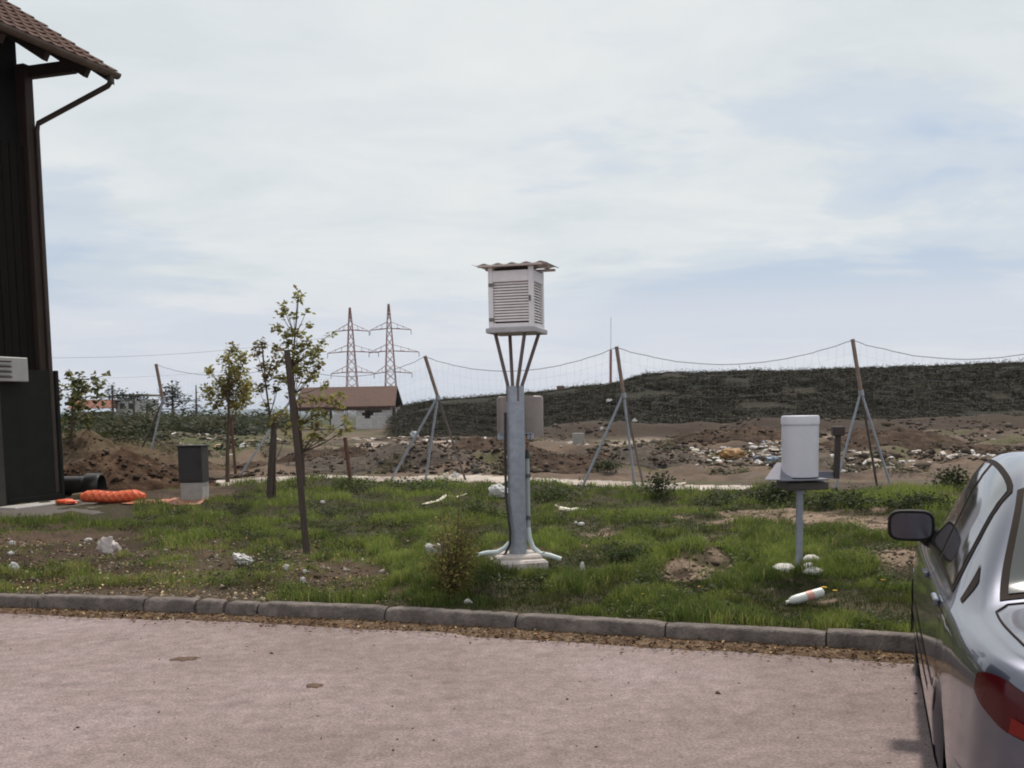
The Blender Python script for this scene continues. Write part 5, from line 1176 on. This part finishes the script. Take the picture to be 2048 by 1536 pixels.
m = MB(); m.add(full.reshape(-1, 3), [(i * nf_ + j, (i + 1) * nf_ + j, (i + 1) * nf_ + j + 1, i * nf_ + j + 1) for i in range(ns_ - 1) for j in range(nf_ - 1)] + [tuple(range(nf_)), tuple((ns_ - 1) * nf_ + j for j in range(nf_))[::-1]])
bodyo = m.build('body', paint_m, car, smooth=38)
def patch(name, m_, s0, s1, v0, v1, off, side, par, ns=14, nv=10, smooth=60, label=None, thick=0.0):
    """a panel that follows the body surface; s0, s1 may be functions of the height fraction"""
    m = MB(); pts = []
    for j in range(nv + 1):
        u = j / nv; a = s0(u) if callable(s0) else s0; b = s1(u) if callable(s1) else s1
        for i in range(ns + 1):
            w_ = i / ns; vv0 = v0(w_) if callable(v0) else v0; vv1 = v1(w_) if callable(v1) else v1
            pts.append(bp3(a + (b - a) * w_, vv0 + (vv1 - vv0) * u, side, off))
    q = ns + 1; m.add(pts, [(j * q + i, j * q + i + 1, (j + 1) * q + i + 1, (j + 1) * q + i) for j in range(nv) for i in range(ns)])
    return m.build(name, m_, par, smooth=smooth, label=label)
seal_m = mat('rubber_seal', (.022, .014, .012), rough=.8, var=.1, spec=.15); glass_m = mat('car_glass', (.035, .036, .034), rough=.06, var=.1, scale=2, spec=.9, coat=.5)
for side in (1, -1):
    # one dark seal round the side glass, two panes on it
    sl_ = patch('window_seal', seal_m, lambda u: -1.12 + .20 * u, lambda u: .86 - .36 * u, 5.12, 6.98, .003, side, car, 24, 10)
    patch('pane', glass_m, lambda u: -.28 + .02 * u, lambda u: .74 - .33 * u, 5.22, 6.88, .006, side, sl_, 16, 8)
    patch('pane', glass_m, lambda u: -1.06 + .17 * u, lambda u: -.36 + .02 * u, 5.22, 6.88, .006, side, sl_, 14, 8)
    patch('quarter_vent', seal_m, lambda u: -1.35 + .05 * u, lambda u: -1.30 + .10 * u, 5.35, 6.3, .003, side, car, 4, 8)
    # door seams
    for s0 in (.92, -.32, -1.10): patch('door_seam', seal_m, s0 - .004, s0 + .004, 1.0, 4.98, .0015, side, car, 1, 16)
    patch('sill_strip', mat('sill_black', (.02, .02, .022), rough=.6), -.96, .94, .05, 1.05, .004, side, car, 20, 3)
    patch('rub_strip', seal_m, -.94, .92, 2.18, 2.36, .010, side, car, 20, 2)
    for s0 in (-.22, -1.0):
        m = MB(); a = np.array(bp3(s0, 4.0, side, .012)); b = np.array(bp3(s0 + .16, 4.0, side, .012)); m.beam(a, b, .022, .028, bev=.006); m.build('door_handle', paint_m, car)
    # lamps
    tl_ = patch('tail_light', mat('tail_red', (.06, .004, .006), rough=.2, var=.15, scale=6, coat=.15, spec=.25), -2.215, -1.97, lambda w_: 3.30 + .35 * w_ ** 2, lambda w_: 4.45 - .55 * w_ ** 2, .006, side, car, 16, 8)
    patch('reverse_lens', mat('tail_orange', (.16, .010, .007), rough=.2, coat=.15, spec=.25), -2.216, -2.13, 3.36, 3.62, .010, side, tl_, 6, 3)
    patch('head_light', mat('lamp_glass', (.5, .5, .5), rough=.1, coat=.8), 2.03, 2.17, 3.1, 4.3, .005, side, car, 8, 6)
    patch('side_repeater', mat('amber_lens', (.62, .16, .03), rough=.2, coat=.5), 1.52, 1.60, 3.25, 3.65, .012, side, car, 4, 3)
    # mirror
    by, bz = body(.62, 5.1); hx = .60
    mr = MB(); mr.tube([(hx + .05, (by - .02) * side, bz + .03), (hx + .03, (by + .02) * side, bz + .06), (hx, (by + .05) * side, bz + .085)], [.07, .06, .055], 10, flat=.8)
    mir_m = mat('mirror_black', (.010, .009, .009), rough=.65, var=.1, spec=.2)
    mo = mr.build('door_mirror', mir_m, car, smooth=50)
    m = MB(); pr = []; n = 20; cx_, cy_, cz_ = hx, by + .085, bz + .10
    for (dx, k_) in ((.09, .35), (.07, .75), (.02, .98), (-.03, 1.0), (-.045, .96)):
        for i in range(n):
            th = 2 * math.pi * i / n; ex_ = math.copysign(abs(math.cos(th)) ** .55, math.cos(th)); ey_ = math.copysign(abs(math.sin(th)) ** .55, math.sin(th)); pr.append((cx_ + dx, (cy_ + .115 * k_ * ex_) * side, cz_ + .082 * k_ * ey_))
    m.add(pr, [(j * n + i, j * n + (i + 1) % n, (j + 1) * n + (i + 1) % n, (j + 1) * n + i) for j in range(4) for i in range(n)] + [tuple(range(n)), tuple(4 * n + i for i in range(n))]); m.build('mirror_shell', mir_m, mo, smooth=50)
    m = MB(); m.add([(cx_ - .048, (cy_ + .098 * math.copysign(abs(math.cos(t_)) ** .5, math.cos(t_))) * side, cz_ + .066 * math.copysign(abs(math.sin(t_)) ** .5, math.sin(t_))) for t_ in np.linspace(0, 2 * math.pi, 25)[:-1]], [tuple(range(24))]); m.build('mirror_glass', mat('mirror_glass', (.10, .10, .12), rough=.15, metal=.9), mo)
    # wheels
    for sw_ in (-1.32, 1.30):
        wh = MB(); yc = .72 * side; R0 = .30
        prof = [(.20, -.09), (.27, -.095), (R0 - .01, -.075), (R0, -.04), (R0, .04), (R0 - .01, .075), (.27, .095), (.20, .09)]
        n = 36; pts = [(sw_ + r_ * math.cos(2 * math.pi * k / n), yc + w_, .30 + r_ * math.sin(2 * math.pi * k / n)) for r_, w_ in prof for k in range(n)]
        wh.add(pts, [(i * n + k, i * n + (k + 1) % n, (i + 1) * n + (k + 1) % n, (i + 1) * n + k) for i in range(len(prof) - 1) for k in range(n)]); wo = wh.build('tyre', mat('tyre', (.02, .02, .02), rough=.9), car, smooth=40)
        rm = MB(); prof = [(.21, .055 * side), (.19, .07 * side), (.10, .05 * side), (.02, .06 * side)]; pts = [(sw_ + r_ * math.cos(2 * math.pi * k / n), yc + w_, .30 + r_ * math.sin(2 * math.pi * k / n)) for r_, w_ in prof for k in range(n)]
        rm.add(pts, [(i * n + k, i * n + (k + 1) % n, (i + 1) * n + (k + 1) % n, (i + 1) * n + k) for i in range(3) for k in range(n)] + [tuple(3 * n + k for k in range(n))]); rm.build('rim', mat('rim', (.4, .4, .42), rough=.35, metal=.7), wo, smooth=40)
def toppatch(name, m_, s0, s1, v0, off, par, ns=14, nv=16):
    m = MB(); pts = []
    for i in range(ns + 1):
        s = s0 + (s1 - s0) * i / ns; vv0 = v0(i / ns) if callable(v0) else v0
        row = [bp3(s, vv0 + (8.995 - vv0) * j / nv, 1, off) for j in range(nv + 1)]; row += [(p[0], -p[1], p[2]) for p in row[::-1][1:]]; pts += row
    q = 2 * nv + 1; m.add(pts, [(i * q + j, (i + 1) * q + j, (i + 1) * q + j + 1, i * q + j + 1) for i in range(ns) for j in range(q - 1)]); return m.build(name, m_, par, smooth=60)
rs_ = toppatch('rear_window_seal', seal_m, -1.47, -.93, 7.08, .003, car); toppatch('rear_window', glass_m, -1.44, -.97, 7.22, .007, rs_)
ws_ = toppatch('windscreen_seal', seal_m, .30, 1.06, 7.05, .003, car); toppatch('windscreen', glass_m, .34, 1.02, 7.18, .007, ws_)
def seam(name, path, r=.004): m = MB(); m.tube(path, r, 5); return m.build(name, seal_m, car)
lid = [bp3(-1.50, v_, 1, .001) for v_ in np.linspace(8.9, 7.2, 8)] + [bp3(s_, 7.0, 1, .001) for s_ in np.linspace(-1.55, -2.10, 14)]
seam('boot_seam', lid); seam('boot_seam', [(a, -b, c_) for a, b, c_ in lid])
patchb = MB()
for side in (1,):
    pts = []; path = [(-1.72, .832)] + [(s_, pch(s_, WM) + .012) for s_ in np.linspace(-1.75, -2.2, 12)]
    P2 = [(s_ - .02 * (s_ < -2.1), w_) for s_, w_ in path]; P2 = P2 + [(-2.245, .30), (-2.25, 0)]; P2 = P2 + [(a, -b) for a, b in P2[::-1][1:]]
    for z in (.24, .27, .50, .54): pts += [(a - (.012 if z in (.27, .50) else 0), b * (1.0 if z in (.27, .50) else .985), z) for a, b in P2]
    k_ = len(P2); patchb.add(pts, [(j * k_ + i, j * k_ + i + 1, (j + 1) * k_ + i + 1, (j + 1) * k_ + i) for j in range(3) for i in range(k_ - 1)])
patchb.build('rear_bumper', paint_m, car, smooth=50)
m = MB(); pts = []; path = [(1.68, .83)] + [(s_, pch(s_, WM) + .012) for s_ in np.linspace(1.7, 2.16, 12)]; P2 = path + [(2.2, .30), (2.205, 0)]; P2 += [(a, -b) for a, b in P2[::-1][1:]]
for z in (.20, .24, .48, .53): pts += [(a + (.012 if z in (.24, .48) else 0), b, z) for a, b in P2]
k_ = len(P2); m.add(pts, [(j * k_ + i, j * k_ + i + 1, (j + 1) * k_ + i + 1, (j + 1) * k_ + i) for j in range(3) for i in range(k_ - 1)]); m.build('front_bumper', paint_m, car, smooth=50)
m = MB(); m.box((0, 0, .40), (3.7, 1.16, .42)); m.build('underbody', seal_m, car)
m = MB(); m.box((-2.235, 0, .66), (.012, .52, .11), bev=.003); m.build('number_plate', white_m, car)

# ------------------------------------------------------------------ more spoil heaps on the tipped ground
grey_spoil = mat('grey_spoil', (.085, .070, .058), rough=1, var=.35, scale=6, bump=1, bscale=16, col2=(.115, .09, .073), spec=.1)
brown_spoil = mat('brown_spoil', (.052, .034, .024), rough=1, var=.4, scale=6, bump=1, bscale=16, col2=(.09, .06, .043), spec=.1)
for a, Y, rx_, ry_, h, m_, lab, sd_ in [(730, 28.5, 2.3, 1.5, .40, grey_spoil, 'grey spoil heap left of the central net post', 201), (835, 27.5, 1.6, 1.2, .34, grey_spoil, 'smaller grey spoil heap behind the central net post', 203), (965, 31, 2.4, 1.6, .6, brown_spoil, 'dark brown spoil heap just left of the mast', 205),
                                        (1115, 27, 1.8, 1.4, .42, brown_spoil, 'low brown spoil heap just right of the mast', 207), (1290, 27, 1.7, 1.2, .28, grey_spoil, 'low grey spoil heap behind the net post right of the mast', 209), (1480, 34, 3.4, 1.8, .42, brown_spoil, 'long brown spoil ridge behind the ochre heap', 211),
                                        (1800, 33, 3.2, 1.8, .45, brown_spoil, 'brown spoil ridge right of the gauge sensor', 213), (600, 31, 3.0, 1.6, .5, brown_spoil, 'brown spoil heap behind the tallest young tree', 215), (1640, 26, 1.3, .9, .35, grey_spoil, 'low grey heap behind the rain gauge', 217)]:
    p = gp(a, Y); heap('soil_heap', p[0], Y, rx_, ry_, h, m_, lab, sd_, 56)

# ------------------------------------------------------------------ far hills and the air
xs_ = np.linspace(-9000, 9000, 240); rows = []
for k, (yy, f_) in enumerate(((5200, 0), (5600, .7), (6200, 1.0), (7200, .8), (8200, 0))):
    rows.append(np.stack([xs_, np.full_like(xs_, yy), -6 + f_ * (20 + 26 * fbm(xs_ * .0006, np.full_like(xs_, 3.0), 301, 5))], 1))
V = np.vstack(rows); q = len(xs_); F4 = [(j * q + i, j * q + i + 1, (j + 1) * q + i + 1, (j + 1) * q + i) for j in range(4) for i in range(q - 1)]
o = mesh_fast('far_hills', V, np.array(F4), 4, mat('far_wood', (.03, .045, .022), rough=1, var=.2, scale=.01)); o['kind'] = 'structure'
hm = bpy.data.materials.new('haze'); hm.use_nodes = True; t = hm.node_tree; t.nodes.clear(); ou = nn(t, 'ShaderNodeOutputMaterial'); pv_ = nn(t, 'ShaderNodeVolumePrincipled'); t.links.new(pv_.outputs[0], ou.inputs['Volume'])
pv_.inputs['Color'].default_value = (.74, .84, 1.0, 1); pv_.inputs['Density'].default_value = .00013; pv_.inputs['Anisotropy'].default_value = .2
m = MB(); m.box((0, 4500, 24), (30000, 10000, 72)); hzo = m.build('haze', hm); hzo['kind'] = 'stuff'; hzo['label'] = 'thin pale haze in the air over the plain'

# ------------------------------------------------------------------ clods and stones over the spoil
def lumps(name, P, size, cols, seed, label, cat):
    r = np.random.default_rng(seed); n = len(P)
    d = np.array([(1, 0, 0), (-1, 0, 0), (0, 1, 0), (0, -1, 0), (0, 0, 1), (0, 0, -1)], float); a = r.uniform(0, 6.28, n); ca, sa = np.cos(a), np.sin(a)
    k = d[None] * r.uniform(.55, 1.3, (n, 6, 1)) * size[:, None, None] * np.array([1.25, 1, .7]); k = k + r.normal(0, .14, (n, 6, 3)) * size[:, None, None]
    x = k[..., 0] * ca[:, None] - k[..., 1] * sa[:, None]; y = k[..., 0] * sa[:, None] + k[..., 1] * ca[:, None]
    V = (np.stack([x, y, k[..., 2]], -1) + P[:, None]).reshape(-1, 3)
    f = np.array([(0, 2, 4), (2, 1, 4), (1, 3, 4), (3, 0, 4), (2, 0, 5), (1, 2, 5), (3, 1, 5), (0, 3, 5)]); F_ = (np.arange(n)[:, None, None] * 6 + f[None]).reshape(-1, 3)
    c = np.array(cols)[r.integers(0, len(cols), n)] * r.uniform(.7, 1.25, (n, 1))
    return tag(mesh_fast(name, V, F_, 3, gm, cols=np.repeat(c, 6, 0)), label, cat, kind='stuff')
n = 16000; t_ = rng.uniform(-.34, .56, n); y_ = 1 / (1 / 58 + rng.uniform(0, 1, n) * (1 / 24.5 - 1 / 58)); x_ = t_ * y_; keep = (y_ > yl(t_) + 4.0) & (fbm(x_ * .5, y_ * .35, 141, 4) > .47); x_, y_ = x_[keep], y_[keep]
sz = np.abs(rng.normal(0, .055, len(x_))) + .02; lumps('clods', np.stack([x_, y_, H(x_, y_) + sz * .2], 1), sz * (y_ / 30) ** .4, [(.055, .036, .025), (.085, .058, .04), (.038, .025, .018), (.13, .098, .075), (.10, .085, .07)], 143, 'clods of earth and stones over the tipped ground', 'clods')
n = 2600; a_ = rng.uniform(-80, 860, n); b_ = rng.uniform(1075, 1208, n); P = np.array([G(a, b, .13) for a, b in zip(a_, b_)]); keep = (P[:, 1] > yk(P[:, 0]) + .16) & (bare(P[:, 0], P[:, 1]) > .3); P = P[keep]; P[:, 2] = H(P[:, 0], P[:, 1])
lumps('soil_crumbs', P, np.abs(rng.normal(0, .014, len(P))) + .006, [(.07, .045, .03), (.10, .07, .05), (.2, .16, .12), (.3, .26, .22)], 145, 'crumbs of soil and grit on the bare left part of the lawn', 'soil')
n = 3000; a_ = rng.uniform(1180, 1860, n); b_ = rng.uniform(1025, 1160, n); P = np.array([G(a, b, .14) for a, b in zip(a_, b_)]); keep = bare(P[:, 0], P[:, 1]) > .4; P = P[keep]; P[:, 2] = H(P[:, 0], P[:, 1])
lumps('sand_crumbs', P, np.abs(rng.normal(0, .014, len(P))) + .006, [(.10, .07, .05), (.2, .15, .11), (.28, .21, .15), (.07, .045, .032)], 147, 'crumbs of sandy soil on the bare patches at right', 'soil')

P = np.vstack(HEAPV); P = P[rng.uniform(0, 1, len(P)) < .22]; P = P + rng.normal(0, .03, P.shape) * [1, 1, .2]
lumps('heap_clods', P, np.abs(rng.normal(0, .035, len(P))) + .012, [(.05, .032, .022), (.08, .054, .038), (.035, .023, .016), (.12, .09, .07)], 149, 'clods and stones lying on the spoil heaps', 'clods')

# grit, crumbs and a few stray leaves on the asphalt
n = 110; a_ = rng.uniform(-100, 1850, n); b_ = 1275 + 260 * rng.uniform(0, 1, n) ** 1.3; P = np.array([G(a, b, .004) for a, b in zip(a_, b_)]); P = P[P[:, 1] < yk(P[:, 0]) - .15]
lumps('road_grit', P, np.abs(rng.normal(0, .004, len(P))) + .002, [(.11, .075, .055), (.14, .10, .08), (.3, .25, .22), (.09, .075, .07)], 151, 'dark grit and small stones loose on the asphalt', 'grit')
